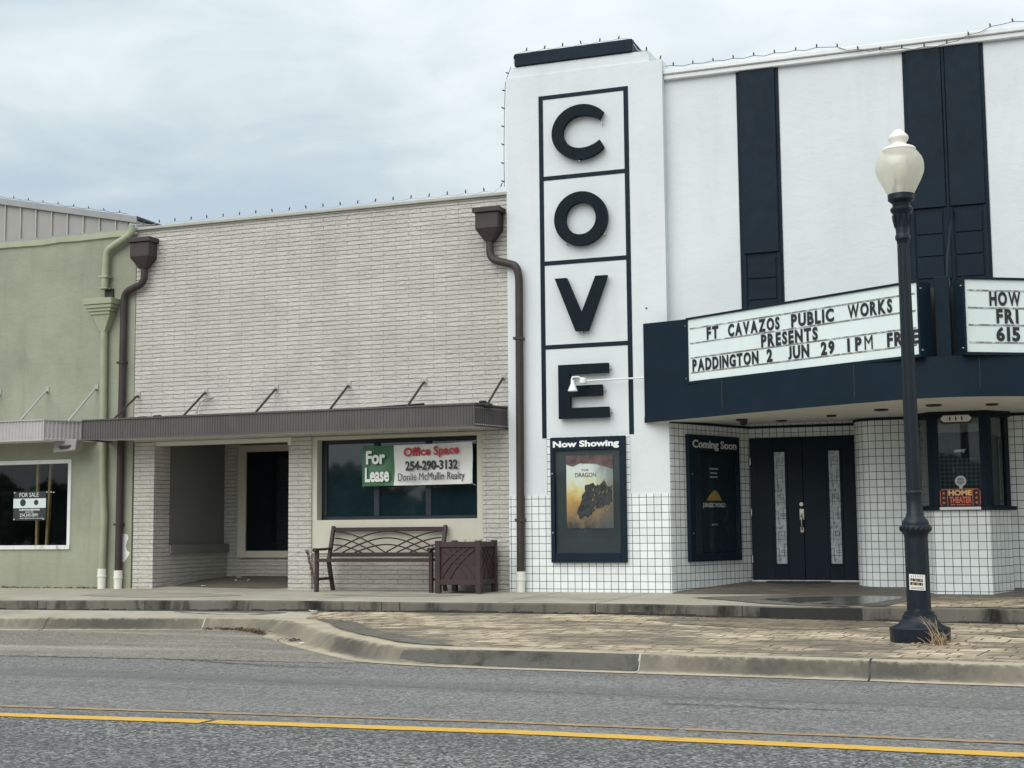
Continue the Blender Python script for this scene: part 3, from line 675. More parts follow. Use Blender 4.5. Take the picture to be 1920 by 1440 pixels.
text_into(mb, '254.245.0091', O, X1, Z1, -15.59, -15.23, 1.512, 1.562, .003, .0); text_into(mb, 'clinton@clintonbrown.com', O, X1, Z1, -15.59, -15.13, 1.472, 1.496, .003, .0); mb.build('lettering', M['white_txt'], fs)
for x_, z_ in ((-15.70, 1.90), (-15.70, 1.47), (-15.12, 1.47), (-15.06, 1.90), (-14.98, 1.90), (-14.93, 1.895)): box('tape', M['paper'], fs, x_-.012, x_+.012, YB+.002, YB+.006, z_-.008, z_+.008)
# canopies ------------------------------------------------------------
def ribbed(path, z0, z1, pitch, depth):
    mb = MB(); u = 0; pts = []
    for (a, b) in zip(path[:-1], path[1:]):
        a, b = Vector(a), Vector(b); d = b-a; L = d.length; n = max(1, int(L/pitch)); nn = Vector((d.y, -d.x)).normalized()
        for i in range(n):
            for f_, h in ((0, 0), (.30, 0), (.42, 1), (.85, 1)): pts.append(a + d*((i+f_)/n) - nn*depth*(h))
    pts.append(Vector(path[-1])); return mb.wall([(p.x, p.y) for p in pts], z0, z1)
def canopy(name, label, path, back, z0, z1, fm, rods, pitch, group):
    root = thing(name, label, 'canopy', (path[0][0]*.5+path[-1][0]*.5, 18.5, z0), group)
    ribbed(path, z0+.018, z1-.018, pitch, .008).build('fascia', fm, root)
    mb = MB()
    for a, b in zip(path[:-1], path[1:]):
        for zc in (z0+.009, z1-.009): mb.bar((a[0], a[1], zc), (b[0], b[1], zc), .03, .018)
    mb.bar((path[0][0], path[0][1]-.004, z0), (path[0][0], path[0][1]-.004, z1), .02, .02)
    for p in path[1:-1]: mb.bar((p[0], p[1], z0), (p[0], p[1], z1), .02, .02)
    mb.build('drip_edge', fm, root)
    poly = [(p[0], p[1]+.012) for p in path] + back
    MB().slab(poly, z1-.06, z1-.045).build('roof_deck', M['greyflash'], root)
    MB().slab(poly, z0+.028, z0+.04).build('soffit', M['soffit'], root)
    for xw, zw, yf in rods:
        r_ = MB().tube([(xw, 18.85, zw), (xw, 18.80, zw-.005), (xw, yf, z1-.04)], .017, 8).build('tie_rod', M['brown'] if fm is M['fascia'] else fm, root)
        MB().box(xw-.03, xw+.03, 18.835, 18.85, zw-.02, zw+.07).build('bracket', M['coping'], r_)
    return root
canopy('canopy', 'brown ribbed metal canopy over the grey brick shopfront', [(-13.84, 18.84), (-13.83, 18.1), (-7.33, 18.1), (-7.12, 18.84)], [], 2.655, 2.972, M['fascia'],
       [(x, 3.38, 18.16) for x in (-13.34, -12.10, -10.86, -9.63, -8.40, -7.17)], .045, 'shopfront canopies')
canopy('canopy', 'pale pinkish ribbed metal canopy over the green shop window', [(-22, 18.08), (-14.53, 18.08), (-14.12, 18.84)], [(-22, 18.84)], 2.675, 3.005, M['pinkmetal'],
       [(x, 3.53, 18.15) for x in (-17.0, -16.05, -15.09, -14.13)], .062, 'shopfront canopies')
tag(MB().tube([(-9.18, 18.35, 2.985), (-8.30, 18.6, 3.04)], .016, 6).build('metal_bar', M['black']), 'thin dark bar lying on top of the brown canopy', 'bar')
mb = MB().tube([(-12.22, 18.78, 2.99), (-12.22, 18.78, 3.12), (-12.17, 18.79, 3.23), (-12.07, 18.81, 3.29), (-11.97, 18.85, 3.31)], .012, 8); tag(mb.build('conduit', M['conduit']), 'thin bent conduit between brick wall and brown canopy top', 'conduit')
tag(MB().box(-7.42, -7.2, 18.3, 18.5, 2.93, 2.995).box(-7.36, -7.27, 18.34, 18.46, 2.995, 3.03).build('debris', M['black'], bevel=.015), 'black lump of debris on the right end of the brown canopy', 'debris')
for x0, x1, hh in ((-12.9, -12.72, .02), (-12.62, -12.45, .03), (-13.05, -12.95, .015)):
    tag(MB().prism([(x0, 2.962), (x1, 2.962), (x1-.03, 2.962+hh+.012), (x0+.05, 2.97+hh)], 18.15, 18.22).build('debris', M['casegrey']), 'flat scrap of roofing felt on the left end of the brown canopy', 'debris', 'felt scraps on the brown canopy')
gl = thing('light_fixture', 'crumpled grey box fixture under the pale pinkish canopy', 'fixture', (-14.6, 18.5, 2.55))
MB().prism([(-14.56, 2.70), (-14.59, 2.50), (-14.35, 2.515), (-14.17, 2.53), (-14.14, 2.70)], 18.38, 18.55).build('housing', M['greymetal'], gl, bevel=.008)
MB().prism([(-14.48, 2.60), (-14.44, 2.55), (-14.3, 2.56), (-14.24, 2.61)], 18.36, 18.38).build('lens', M['casegrey'], gl)

# ------------------------------------------------------------------ metal building behind
mbld = thing('metal_building', 'grey standing seam metal building rising behind the green parapet', 'building', (-19, 23, 5))
tp = lambda x: 8.044 + (x+19.714)*(7.403-8.044)/(19.714-16.537)
MB().prism([(-26, 0.2), (-16.6, 0.2), (-16.6, tp(-16.6)-.11), (-26, tp(-26)-.11)], 23.0, 23.05).build('wall', M['greymetal'], mbld)
mb = MB()
for i in range(24):
    x = -16.866 - i*.383; mb.box(x-.012, x+.012, 22.965, 23.0, 5.5, tp(x)-.12)
mb.build('seam', M['coping'], mbld)
MB().prism([(-26, tp(-26)-.125), (-16.35, tp(-16.35)-.125), (-16.35, tp(-16.35)), (-26, tp(-26))], 22.93, 23.2).build('roof_trim', M['greyflash'], mbld)
MB().add([(-16.36, 22.94, 7.10), (-16.36, 22.94, tp(-16.36)-.0), (-16.3, 30, 7.25), (-16.3, 30, 6.6)], [(0, 3, 2, 1)]).build('side_wall', M['greyflash'], mbld)
MB().tube([(-16.36, 22.95, 7.33), (-16.33, 26, 7.28), (-16.3, 30, 7.22)], .05, 8).build('gutter', M['black'], mbld)
MB().box(-26, -16.6, 23.06, 34, .2, 7.0).build('rear_wall', M['greymetal'], mbld)

# ------------------------------------------------------------------ brick building
bb = thing('brick_building', 'pale grey painted brick shopfront with recessed porch and dark window', 'building', (-10.3, 18.85, .37))
ROW = .0663
def courses(mb, x0, x1, yf, yb, z0, z1, faces='f'):
    """brick courses with real raked joints between them"""
    z = z0; d = .006; g = .0058
    k0 = math.floor(z0/ROW)
    while True:
        a, b = max(z0, k0*ROW), min(z1, (k0+1)*ROW)
        if a >= z1-1e-6: break
        mb.box(x0, x1, yf, yb, a, max(a+.001, b-g)); 
        if b-g > a and b < z1: mb.box(x0+(d if 'l' in faces else 0), x1-(d if 'r' in faces else 0), yf+d, yb, b-g, b)
        k0 += 1
    return mb
XL, XR = -13.42, -7.085
courses(MB(), XL, XR, YB, 19.1, 2.645, 6.035).build('wall', M['brick'], bb)
courses(MB(), -13.40, -13.03, YB, 19.28, .33, 2.645, 'lr').build('pier', M['brick'], bb)
courses(MB(), -10.645, -10.26, YB, 19.1, .33, 2.645, 'lr').build('pier', M['brick'], bb)
courses(MB(), -7.51, XR, YB, 19.1, .33, 2.645, 'l').build('pier', M['brick'], bb)
courses(MB(), -10.26, -7.51, 18.90, 19.1, .33, .908).build('lower_wall', M['brick'], bb)
MB().box(XL, XR, 18.80, 19.2, 6.035, 6.085).box(XL, XR, 18.83, 19.2, 6.01, 6.035).build('coping', M['coping'], bb, bevel=.008)
# stucco panel round the window
MB().box(-10.26, -10.178, 18.875, 19.1, .908, 2.64).box(-7.603, -7.51, 18.875, 19.1, .908, 2.64).box(-10.178, -7.603, 18.875, 19.1, .908, 1.398).box(-10.178, -7.603, 18.875, 19.1, 2.588, 2.64).build('window_surround', M['beige'], bb)
wn_ = MB()
fy0, fy1 = 19.02, 19.08
wn_.box(-10.178, -7.603, fy0, fy1, 2.53, 2.588).box(-10.178, -7.603, fy0, fy1, 1.398, 1.45).box(-10.178, -10.09, fy0, fy1, 1.45, 2.53).box(-7.66, -7.603, fy0, fy1, 1.45, 2.53)
for a in (-9.265, -8.43): wn_.box(a-.045, a+.045, fy0, fy1, 1.45, 2.53)
wn_ = wn_.build('window', M['alu'], bb, bevel=.004)
for a, b in ((-10.09, -9.31), (-9.22, -8.475), (-8.385, -7.66)): box('pane', M['darkwin'], wn_, a, b, 19.05, 19.07, 1.45, 2.53)
# porch
courses(MB(), -13.1, -10.3, 21.0, 21.2, .4, 2.72).build('porch_wall', M['brick'], bb)
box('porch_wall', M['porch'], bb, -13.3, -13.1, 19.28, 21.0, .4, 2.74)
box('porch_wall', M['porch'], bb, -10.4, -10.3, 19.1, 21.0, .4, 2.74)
mb = MB()
for i in range(9):
    z = .38 + i*ROW*.87; mb.box(-13.1, -13.03, 19.28, 21.0, z, z+.05).box(-13.1, -13.037, 19.28, 21.0, z+.05, z+ROW*.87)
mb.build('ledge', M['brick'], bb); box('ledge_cap', M['porch'], bb, -13.1, -12.99, 19.285, 20.998, .895, 1.04)
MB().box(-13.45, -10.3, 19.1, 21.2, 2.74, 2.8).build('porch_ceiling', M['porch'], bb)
MB().box(-13.03, -10.645, 18.87, 19.02, 2.585, 2.645).box(-10.66, -10.60, 18.84, 18.87, 2.53, 2.645).build('porch_beam', M['soffit'], bb)
pw = MB(); 
for a in ((-12.80, -12.64, .80, 2.69), (-12.64, -10.5, .80, .915), (-12.64, -10.5, 2.575, 2.69)): pw.box(a[0], a[1], 20.93, 21.0, a[2], a[3])
pw = pw.build('window', M['beige'], bb, bevel=.005); box('pane', M['blackwin'], pw, -12.64, -10.5, 20.965, 20.985, .915, 2.575)
MB().box(XL+.02, XR-.02, 21.3, 30, .2, 5.9).box(XL+.02, XR-.02, 19.2, 21.3, 2.85, 5.95).build('roof', M['greyflash'], bb)
# banner
bn = thing('banner', 'white and green vinyl leasing banner tied across the dark window', 'banner', (-8.55, 18.84, 1.88))
def bq(x0, x1, name, mat):
    n_, mb = 14, MB(); v = []
    for i in range(n_+1):
        for j in range(7):
            f, g = i/n_, j/6; x = x0+(x1-x0)*f; gx = (x+9.41)/1.75
            zb_, zt_ = 1.885+.005*gx, 2.474+.022*gx - .018*math.sin(math.pi*gx)*0.6
            yy = 18.835 - .02*math.sin(gx*9+g*4) - .012*math.sin(gx*23-g*7)
            v.append((x, yy, zb_+(zt_-zb_)*g))
    mb.add(v, [(i*7+j, (i+1)*7+j, (i+1)*7+j+1, i*7+j+1) for i in range(n_) for j in range(6)], True); return mb.build(name, mat, bn)
bq(-9.405, -8.893, 'green_panel', M['bannergreen']); bq(-8.893, -7.66, 'white_panel', M['banner'])
O = (0, 18.80, 0)
def bt(s, x0, x1, z0, z1, mat, bold=.03, shear=0.012):
    mb = MB(); text_into(mb, s, O, X1, Z1, x0, x1, z0, z1, .003, bold, 1.0, shear); mb.build('lettering', mat, bn)
bt('For', -9.33, -9.02, 2.20, 2.40, M['white_txt'], .035); bt('Lease', -9.345, -8.955, 1.94, 2.155, M['white_txt'], .032)
bt('Office Space', -8.72, -7.85, 2.262, 2.43, M['red_txt'], .035, .03); bt('254-290-3132', -8.695, -7.87, 2.095, 2.235, M['black_txt'], .035); bt('Donlie McMullin Realty', -8.81, -7.765, 1.915, 2.06, M['black_txt'], 0.0)
mb = MB()
for x, z in ((-9.39, 2.465), (-7.68, 2.488), (-9.385, 1.895), (-7.68, 1.9)): mb.tube([(x, 18.82, z), (x+(.06 if x > -8.5 else -.02), 18.87, z+(.02 if z > 2.2 else -.03))], .006, 6)
mb.build('tie', M['steel'], bn)

# ------------------------------------------------------------------ theatre
YT, YF, XC = 18.76, 18.91, -1.005
th = thing('theater', 'white stucco theater with stepped sign tower and tiled base', 'building', (-3, 18.76, .37))
TL, TR = -7.07, -4.745
MB().box(TL, TR, YT, 19.6, 1.703, 7.73).build('tower', M['white'], th)
MB().box(TL+.065, TR-.19, YT+.03, 19.5, 7.73, 7.895).build('tower_step', M['white'], th)
MB().box(-6.935, -5.168, YT+.0, 19.4, 7.90, 8.09).build('tower_cap', M['navy'], th, bevel=.01)
mb = MB().wall([(TL, 19.6), (TL, YT-.012), (TR, YT-.012), (TR, YT+.0)], .3, 1.703, .05).wall([(-6.5, YT-.010), (-5.30, YT-.010)], 1.703, 2.51, .62)
mb.quad((TL, YT-.012, 1.703), (TR, YT-.012, 1.703), (TR, YT, 1.703), (TL, YT, 1.703))
mb.build('tower_tile', M['tile'], th)
# facade above the canopy and right of it
MB().box(TR, 7.5, YF, 19.3, 2.74, 7.46).build('facade', M['white'], th)
MB().box(TR+.001, 7.5, YF-.07, 19.3, 7.46, 7.53).box(TR+.001, 7.5, YF-.10, 19.3, 7.53, 7.60).build('coping', M['trimwhite'], th, bevel=.01)
MB().box(2.73, 5.0, YT, 19.6, .3, 2.735).box(TL+.02, 7.5, 21.3, 34, .2, 7.2).box(TL+.02, 7.5, 19.65, 21.3, 2.85, 7.2).build('rear_wall', M['white'], th)
# black vertical panels on the facade
def stripe(x0, x1, zsplit, cols, zb=3.2):
    MB().box(x0, x1, YF-.012, YF, zb, 7.459).build('facade_panel', M['navy'], th)
    w_ = (x1-x0-.10-(.05*(cols-1)))/cols
    for i in range(cols):
        a = x0+.05 + i*(w_+.05); p = MB().box(a, a+w_, YF-.045, YF-.012, zsplit, 7.459).build('raised_panel', M['navy'], th, bevel=.004)
        q = MB().box(a-.02, a+.035, YF-.03, YF-.012, zb, zsplit-.004).box(a+w_-.035, a+w_+.02, YF-.03, YF-.012, zb, zsplit-.004)
        z = zsplit-.07
        while z > zb+.35:
            q.box(a+.05, a+w_-.05, YF-.026, YF-.012, z-.275, z); z -= .29
        q.build('louvre', M['navy'], th, bevel=.006)
stripe(-3.74, -3.16, 4.92, 1); stripe(-1.528, -.51, 5.34, 2); stripe(1.15, 1.73, 4.92, 1)
MB().box(-1.03, -1.005, YF-.05, YF-.012, 4.4, 7.459).build('mullion', M['navy'], th)
# painted frame bands round the letters
mb = MB(); fr0 = YT-.006
mb.box(-6.568, -6.503, fr0, YT+.01, 2.50, 7.41).box(-5.305, -5.238, fr0, YT+.01, 2.52, 7.41).box(-6.503, -5.305, fr0, YT+.01, 7.352, 7.41)
for z in (6.20, 4.975, 3.78): mb.box(-6.503, -5.305, fr0, YT+.01, z-.03, z+.03)
mb.build('letter_frame', M['navy'], th)
# recess walls in tile
A0, B0 = (-4.735, 18.772), (-3.99, 20.5)
mir = lambda p: (2*XC-p[0], p[1])
mb = MB().wall([(TR, YT), A0, B0], .3, 2.76, .0)
mb.wall([B0, (-2.47, 20.5)], 2.515, 2.76, .02)
wing = [(-2.47, 20.5), (-2.455, 20.1), (-2.44, 19.98), (-2.405, 19.86), (-2.35, 19.765), (-2.27, 19.69), (-2.17, 19.645), (-2.05, 19.63), (-1.585, 19.63)]
mb.wall(wing, .3, 2.72, .01, smooth=True)
booth = [(-1.585, 19.63), (-1.585, 19.24), (-1.345, 18.72), (-.665, 18.72), (-.425, 19.24), (-.425, 19.63)]
mb.wall(booth, .3, 1.425, .06)
mb.wall([mir(p) for p in wing[::-1]], .3, 2.72, .03, smooth=True)
mb.wall([(.46, 20.5), mir(B0)], 2.515, 2.76, .02); mb.wall([mir(B0), mir(A0)], .3, 2.76, 0)
mb.build('tile_wall', M['tile'], th, sharp=25)
for path in ([A0, B0, (-2.47, 20.5)], wing, [mir(p) for p in wing[::-1]]):
    mb = MB()
    for a, b in zip(path[:-1], path[1:]): mb.bar((a[0], a[1]-.006, 2.672), (b[0], b[1]-.006, 2.672), .03, .035)
    mb.build('ceiling_trim', M['navy'], th)
# ticket booth windows
bo = 2.68
sill = [(-1.66, 19.3), (-1.66, 19.20), (-1.37, 18.66), (-.64, 18.66), (-.35, 19.20), (-.35, 19.3), (-.46, 19.63), (-1.55, 19.63)]
tb = MB().slab(sill, 1.425, 1.475).build('ticket_window', M['navy'], th, bevel=.006)
def facet(a, b, f0, f1, z0, z1, t=.05, out_=.0):
    a, b = Vector(a), Vector(b); d = b-a; nn = Vector((d.y, -d.x)).normalized(); p, q = a+d*f0+nn*out_, a+d*f1+nn*out_
    return [(p.x, p.y), (q.x, q.y), (q.x-nn.x*t, q.y-nn.y*t), (p.x-nn.x*t, p.y-nn.y*t)], z0, z1
mbf = MB(); panes = []
for (a, b), (l, r_) in (((booth[1], booth[2]), (.10, .80)), ((booth[2], booth[3]), (.14, .87)), ((booth[3], booth[4]), (.22, .84))):
    for f0, f1, z0, z1 in ((-.02, l, 1.475, 2.66), (r_, 1.02, 1.475, 2.66), (l, r_, 2.60, 2.66), (l, r_, 1.475, 1.49)):
        p, z0, z1 = facet(a, b, f0, f1, z0, z1); mbf.slab(p, z0, z1)
    p, z0, z1 = facet(a, b, l, r_, 1.49, 2.60, .006, -.025); panes.append((p, z0, z1))
mbf.build('frame', M['navy'], tb)
for p in panes: MB().slab(*p).build('pane', M['glass'], tb)
cap = [(-1.62, 19.63), (-1.62, 19.23), (-1.36, 18.69), (-.65, 18.69), (-.39, 19.23), (-.39, 19.63)]
mb = MB().slab(cap, 2.64, 2.70); mb.build('header', M['navy'], tb)
ti = MB().slab([(-1.57, 20.3), (-1.57, 19.25), (-1.34, 18.80), (-.67, 18.80), (-.44, 19.25), (-.44, 20.3)], 1.40, 1.424).build('booth_floor', M['interior'], th)
MB().box(-1.58, -.43, 20.2, 20.25, 1.42, 2.7).build('booth_back', M['paleint'], th)
MB().box(-1.60, -1.58, 19.64, 20.25, 1.42, 2.7).box(-.43, -.41, 19.64, 20.25, 1.42, 2.7).build('booth_side', M['casegrey'], th)
box('booth_screen', M['diamond'], th, -1.30, -.70, 19.05, 19.06, 1.48, 2.22)
MB().prism([(-1.30, 2.42), (-1.32, 2.24), (-1.18, 2.16), (-1.05, 2.10), (-.72, 2.10), (-.70, 2.16), (-.70, 2.42)], 18.98, 19.04).build('booth_valance', M['interior'], th, bevel=.01)
MB().prism([(-1.07, 2.195), (-1.07, 2.165), (-.98, 2.17), (-.96, 2.15), (-.93, 2.205), (-1.0, 2.2)], 18.965, 18.98).build('booth_switch', M['paper'], th)
box('booth_post', M['casegrey'], th, -.56, -.50, 19.1, 19.16, 1.5, 2.35); box('booth_post', M['casegrey'], th, -1.52, -1.47, 19.2, 19.25, 1.5, 2.5)
# doors
def leaf(x0, x1, gx0, gx1, handle):
    D0, D1 = 20.44, 20.49
    d = MB().box(x0, gx0-.02, D0, D1, .50, 2.505).box(gx1+.02, x1, D0, D1, .50, 2.505).box(gx0-.02, gx1+.02, D0, D1, 2.325, 2.505).box(gx0-.02, gx1+.02, D0, D1, .50, .695)
    d = d.build('door', M['navygloss'], th, bevel=.003)
    MB().box(gx0-.035, gx0, D0-.012, D0+.006, .68, 2.34).box(gx1, gx1+.035, D0-.012, D0+.006, .68, 2.34).box(gx0, gx1, D0-.012, D0+.006, .68, .715).box(gx0, gx1, D0-.012, D0+.006, 2.305, 2.34).build('glass_frame', M['navygloss'], d, bevel=.006)
    MB().box(gx0-.01, gx1+.01, D0+.012, D0+.02, .70, 2.32).build('glass_insert', M['frost'], d)
    L = MB(); y0, y1 = D0+.003, D0+.013; t = .0035; w_ = gx1-gx0
    def hl(f0, f1, z): L.box(gx0+w_*f0, gx0+w_*f1, y0, y1, z-t/2, z+t/2)
    def vl(f, z0, z1): L.box(gx0+w_*f-t/2, gx0+w_*f+t/2, y0, y1, z0, z1)
    for k_ in range(3):
        b_ = .73 + k_*.525
        hl(0, 1, b_+.10); hl(0, 1, b_+.33); vl(.28, b_+.02, b_+.20); vl(.72, b_+.08, b_+.26); hl(.0, .28, b_+.20); hl(.72, 1, b_+.26); hl(.5, 1, b_+.145); hl(.5, 1, b_+.17); vl(.5, b_+.145, b_+.17)
        vl(.25, b_+.28, b_+.44); hl(.25, .8, b_+.44); vl(.8, b_+.36, b_+.44); hl(.45, .8, b_+.38); vl(.45, b_+.38, b_+.44); hl(0, .55, b_+.485); hl(0, .55, b_+.505); vl(.55, b_+.485, b_+.505); vl(.62, b_+.5, b_+.53); vl(.38, b_+.0, b_+.06)
    L.build('leading', M['lead'], d)
    return d
dl = leaf(-3.975, -3.236, -3.636, -3.484, True); dr = leaf(-3.230, -2.485, -2.868, -2.714, False)
MB().lathe([(0, .001), (0, .022), (.012, .026), (.02, .026)], (0, 0, 0), 16).build('tmp', M['brass'], dl)
bpy.data.objects.remove(bpy.data.objects['tmp'])
cyl = lambda x, y, z, r_, h: MB().prism([(x+r_*math.cos(i*.3927), z+r_*math.sin(i*.3927)) for i in range(16)], y-h, y)
cyl(-3.262, 20.44, 1.555, .028, .02).build('deadbolt', M['brass'], dl)
hd = MB().box(-3.292, -3.228, 20.428, 20.44, 1.335, 1.49).box(-3.285, -3.235, 20.428, 20.44, 1.155, 1.235).tube([(-3.26, 20.43, 1.40), (-3.26, 20.385, 1.37), (-3.258, 20.375, 1.28), (-3.26, 20.43, 1.19)], .012, 8).box(-3.272, -3.248, 20.40, 20.43, 1.405, 1.43)
hd.build('handle', M['brass'], dl, bevel=.003)
for z in (.78, 1.45, 2.18): box('hinge', M['brass'], dl, -3.985, -3.972, 20.425, 20.445, z-.05, z+.05)
box('door_frame', M['navygloss'], th, -3.99, -2.47, 20.49, 20.52, .47, 2.52)
box('threshold', M['steel'], th, -3.985, -2.48, 20.37, 20.485, .46, .487)
for s_ in (leaf(.475, 1.22, .704, .858, False), leaf(1.226, 1.965, 1.474, 1.626, False)): pass
box('door_frame', M['navygloss'], th, .46, 1.98, 20.49, 20.52, .47, 2.52)

cylx = lambda x, z, r_: MB().prism([(x+r_*math.cos(i*.785), z+r_*math.sin(i*.785)) for i in range(8)], YT-.004, YT)
cylx(-5.03, 4.245, .014).build('bolt_hole', M['black'], th)
# big letters -----------------------------------------------------------
def sc(p): k_ = (YT-.10)/YT; return (p[0]*k_, 1.25+(p[1]-1.25)*k_)
def letter(ch, label, polys):
    t = thing('sign_letter', label, 'sign letter', (sc((-5.96, polys[0][0][1]))[0], YT, min(sc(p)[1] for p in polys[0])), 'black letters on the tower')
    mb = MB()
    for poly in polys: mb.prism([sc(p) for p in poly], YT-.10, YT-.035)
    mb.build('letter_face', M['letter'], t)
    mb = MB(); zs_ = [sc(p)[1] for p in polys[0]]; xs_ = [sc(p)[0] for p in polys[0]]
    return t, mb, xs_, zs_
def arcp(cx_, cz, rxl, rxr, rz, t0, t1, n=48):
    o = []
    for i in range(n+1):
        a = R(t0+(t1-t0)*i/n); c_, s_ = math.cos(a), math.sin(a); o.append((cx_+(rxr if c_ > 0 else rxl)*c_, cz+rz*s_))
    return o
def ringquads(o, i): return [[o[j], o[j+1], i[j+1], i[j]] for j in range(len(o)-1)]
def add_letter(label, o=None, i=None, poly=None, holes=None, pins=()):
    t = thing('sign_letter', label, 'sign letter', (sc((-5.96, 0))[0], YT, sc((0, min(p[1] for p in (o or poly))))[1]), 'black letters on the tower')
    mb = MB()
    if poly: mb.prism([sc(p) for p in poly], YT-.105, YT-.03)
    else:
        O_, I_ = [sc(p) for p in o], [sc(p) for p in i]; n = len(O_); y0, y1 = YT-.105, YT-.03
        v = [(x, y0, z) for x, z in O_] + [(x, y0, z) for x, z in I_] + [(x, y1, z) for x, z in O_] + [(x, y1, z) for x, z in I_]
        f = []
        for j in range(n-1): f += [(j, n+j, n+j+1, j+1), (j, j+1, 2*n+j+1, 2*n+j), (n+j+1, n+j, 3*n+j, 3*n+j+1), (2*n+j, 2*n+j+1, 3*n+j+1, 3*n+j)]
        if (Vector(O_[0])-Vector(O_[-1])).length > .02: f += [(0, 2*n, 3*n, n), (n-1, 2*n-1, 4*n-1, 3*n-1)]
        mb.add(v, f)
    ob = mb.build('letter_face', M['letter'], t)
    bm = bmesh.new(); bm.from_mesh(ob.data); bmesh.ops.recalc_face_normals(bm, faces=bm.faces); bm.to_mesh(ob.data); bm.free()
    mp = MB()
    for x, z in pins: x, z = sc((x, z)); mp.tube([(x, YT, z), (x, YT-.075, z)], .008, 6)
    mp.build('standoff', M['steel'], t)
add_letter('large black letter C, topmost on the white tower', arcp(-5.94, 6.832, .437, .437, .397, 40, 320), arcp(-5.94, 6.832, .272, .345, .235, 38, 322), pins=((-5.64, 6.93), (-5.98, 6.42)))
add_letter('large black ring letter O, second from the top on the white tower', arcp(-5.963, 5.584, .391, .391, .387, 0, 360, 64), arcp(-5.963, 5.584, .225, .225, .228, 0, 360, 64), pins=((-5.62, 5.34), (-6.2, 5.25)))
add_letter('large black letter V, second from the bottom on the white tower', poly=[(-6.357, 4.75), (-6.06, 3.988), (-5.879, 3.988), (-5.588, 4.75), (-5.759, 4.75), (-5.972, 4.235), (-6.185, 4.75)], pins=((-5.97, 3.975), (-5.7, 4.5)))
add_letter('large black letter E, lowest on the white tower', poly=[(-6.322, 3.52), (-6.322, 2.765), (-5.594, 2.765), (-5.594, 2.912), (-6.152, 2.912), (-6.152, 3.07), (-5.686, 3.07), (-5.686, 3.222), (-6.152, 3.222), (-6.152, 3.385), (-5.594, 3.385), (-5.594, 3.52)], pins=((-5.575, 3.45), (-5.665, 3.15), (-5.575, 2.84)))

# marquee -----------------------------------------------------------------
mq = thing('marquee', 'dark navy theater marquee with white soffit over the entrance', 'marquee', (XC, 17.5, 2.66))
FP = [(-5.077, 18.74), (-4.345, 18.27), (-3.3, 17.60), (-2.4, 17.08), (-1.75, 16.74), (-1.38, 16.58), (XC, 16.52)]
FP = FP + [mir(p) for p in FP[-2::-1]]
def smooth_path(P, sub=6): return [(p.x, p.y) for p in crom(P, sub)]
FS = smooth_path(FP)
MB().wall(FS, 2.745, 3.13, smooth=True).build('fascia', M['navy'], mq, sharp=60)
for i_ in (9, 21, 30, 42, 51, 63):
    q = FS[i_]; MB().box(q[0]-.004, q[0]+.004, q[1]-.004, q[1]+.01, 2.75, 3.12).build('seam', M['black'], mq)
lip = [(x, y-.02) for x, y in FS]
mb = MB().wall(lip, 2.662, 2.745, smooth=True)
n = len(FS); mb.add([(x, y, 2.745) for x, y in lip] + [(x, y, 2.745) for x, y in FS], [(i, i+1, n+i+1, n+i) for i in range(n-1)])
mb.build('lower_lip', M['navy'], mq, sharp=60)
mb = MB()
fr = [(x, y-.018, 2.664) for x, y in FS]; bk = [(max(-4.74, min(2.73, x)), 18.78, 2.672) for x, y in FS]
for i in range(n-1): mb.quad(fr[i], fr[i+1], bk[i+1], bk[i])
mb.quad((-4.74, 18.78, 2.672), (2.73, 18.78, 2.672), (2.73, 20.6, 2.725), (-4.74, 20.6, 2.725))
mb.build('soffit', M['soffit'], mq)
MB().slab([(x, y+.05) for x, y in FS], 3.08, 3.12).build('roof_deck', M['casegrey'], mq)
# end panels beside the sign boards
for m_ in (False, True):
    a, b = (-5.077, 18.74), (-4.345, 18.285)
    if m_: a, b = mir(b), mir(a)
    za, zb_ = (4.03, 3.99) if not m_ else (3.99, 4.03)
    MB().add([(a[0], a[1], 3.13), (b[0], b[1], 3.13), (b[0], b[1], zb_), (a[0], a[1], za), (a[0], a[1]+.12, 3.13), (b[0], b[1]+.12, 3.13), (b[0], b[1]+.12, zb_), (a[0], a[1]+.12, za)],
             [(0, 1, 2, 3), (7, 6, 5, 4), (3, 2, 6, 7), (0, 3, 7, 4), (2, 1, 5, 6)]).build('end_panel', M['navy'], mq)
MB().box(-1.09, -.925, 16.66, 16.9, 3.1, 4.06).build('center_post', M['navy'], mq, bevel=.006)
MB().tube([(-.965, 16.95, 3.95), (-.965, 17.3, 4.4), (-.965, 18.86, 5.3)], .012, 8).build('conduit', M['navy'], mq)
for x, y, l in ((-3.75, 18.75, .12), (-2.55, 18.6, .10), (-3.35, 19.5, .13), (-1.85, 17.9, .14), (-1.20, 17.5, .15), (-.55, 17.7, .12)):
    zs_ = 2.664 if y < 18.78 else 2.672+(y-18.78)*.029
    o = MB().lathe([(zs_+.02, l*.62), (zs_-.012, l*.62), (zs_-.018, l*.5), (zs_-.004, l*.42)], (x, y, 0), 20).build('downlight', M['black'], mq)
MB().lathe([(2.665, .055), (2.60, .05), (2.585, .02), (2.583, 0.0)], (-3.72, 18.72, 0), 16).build('camera_dome', M['black'], mq)

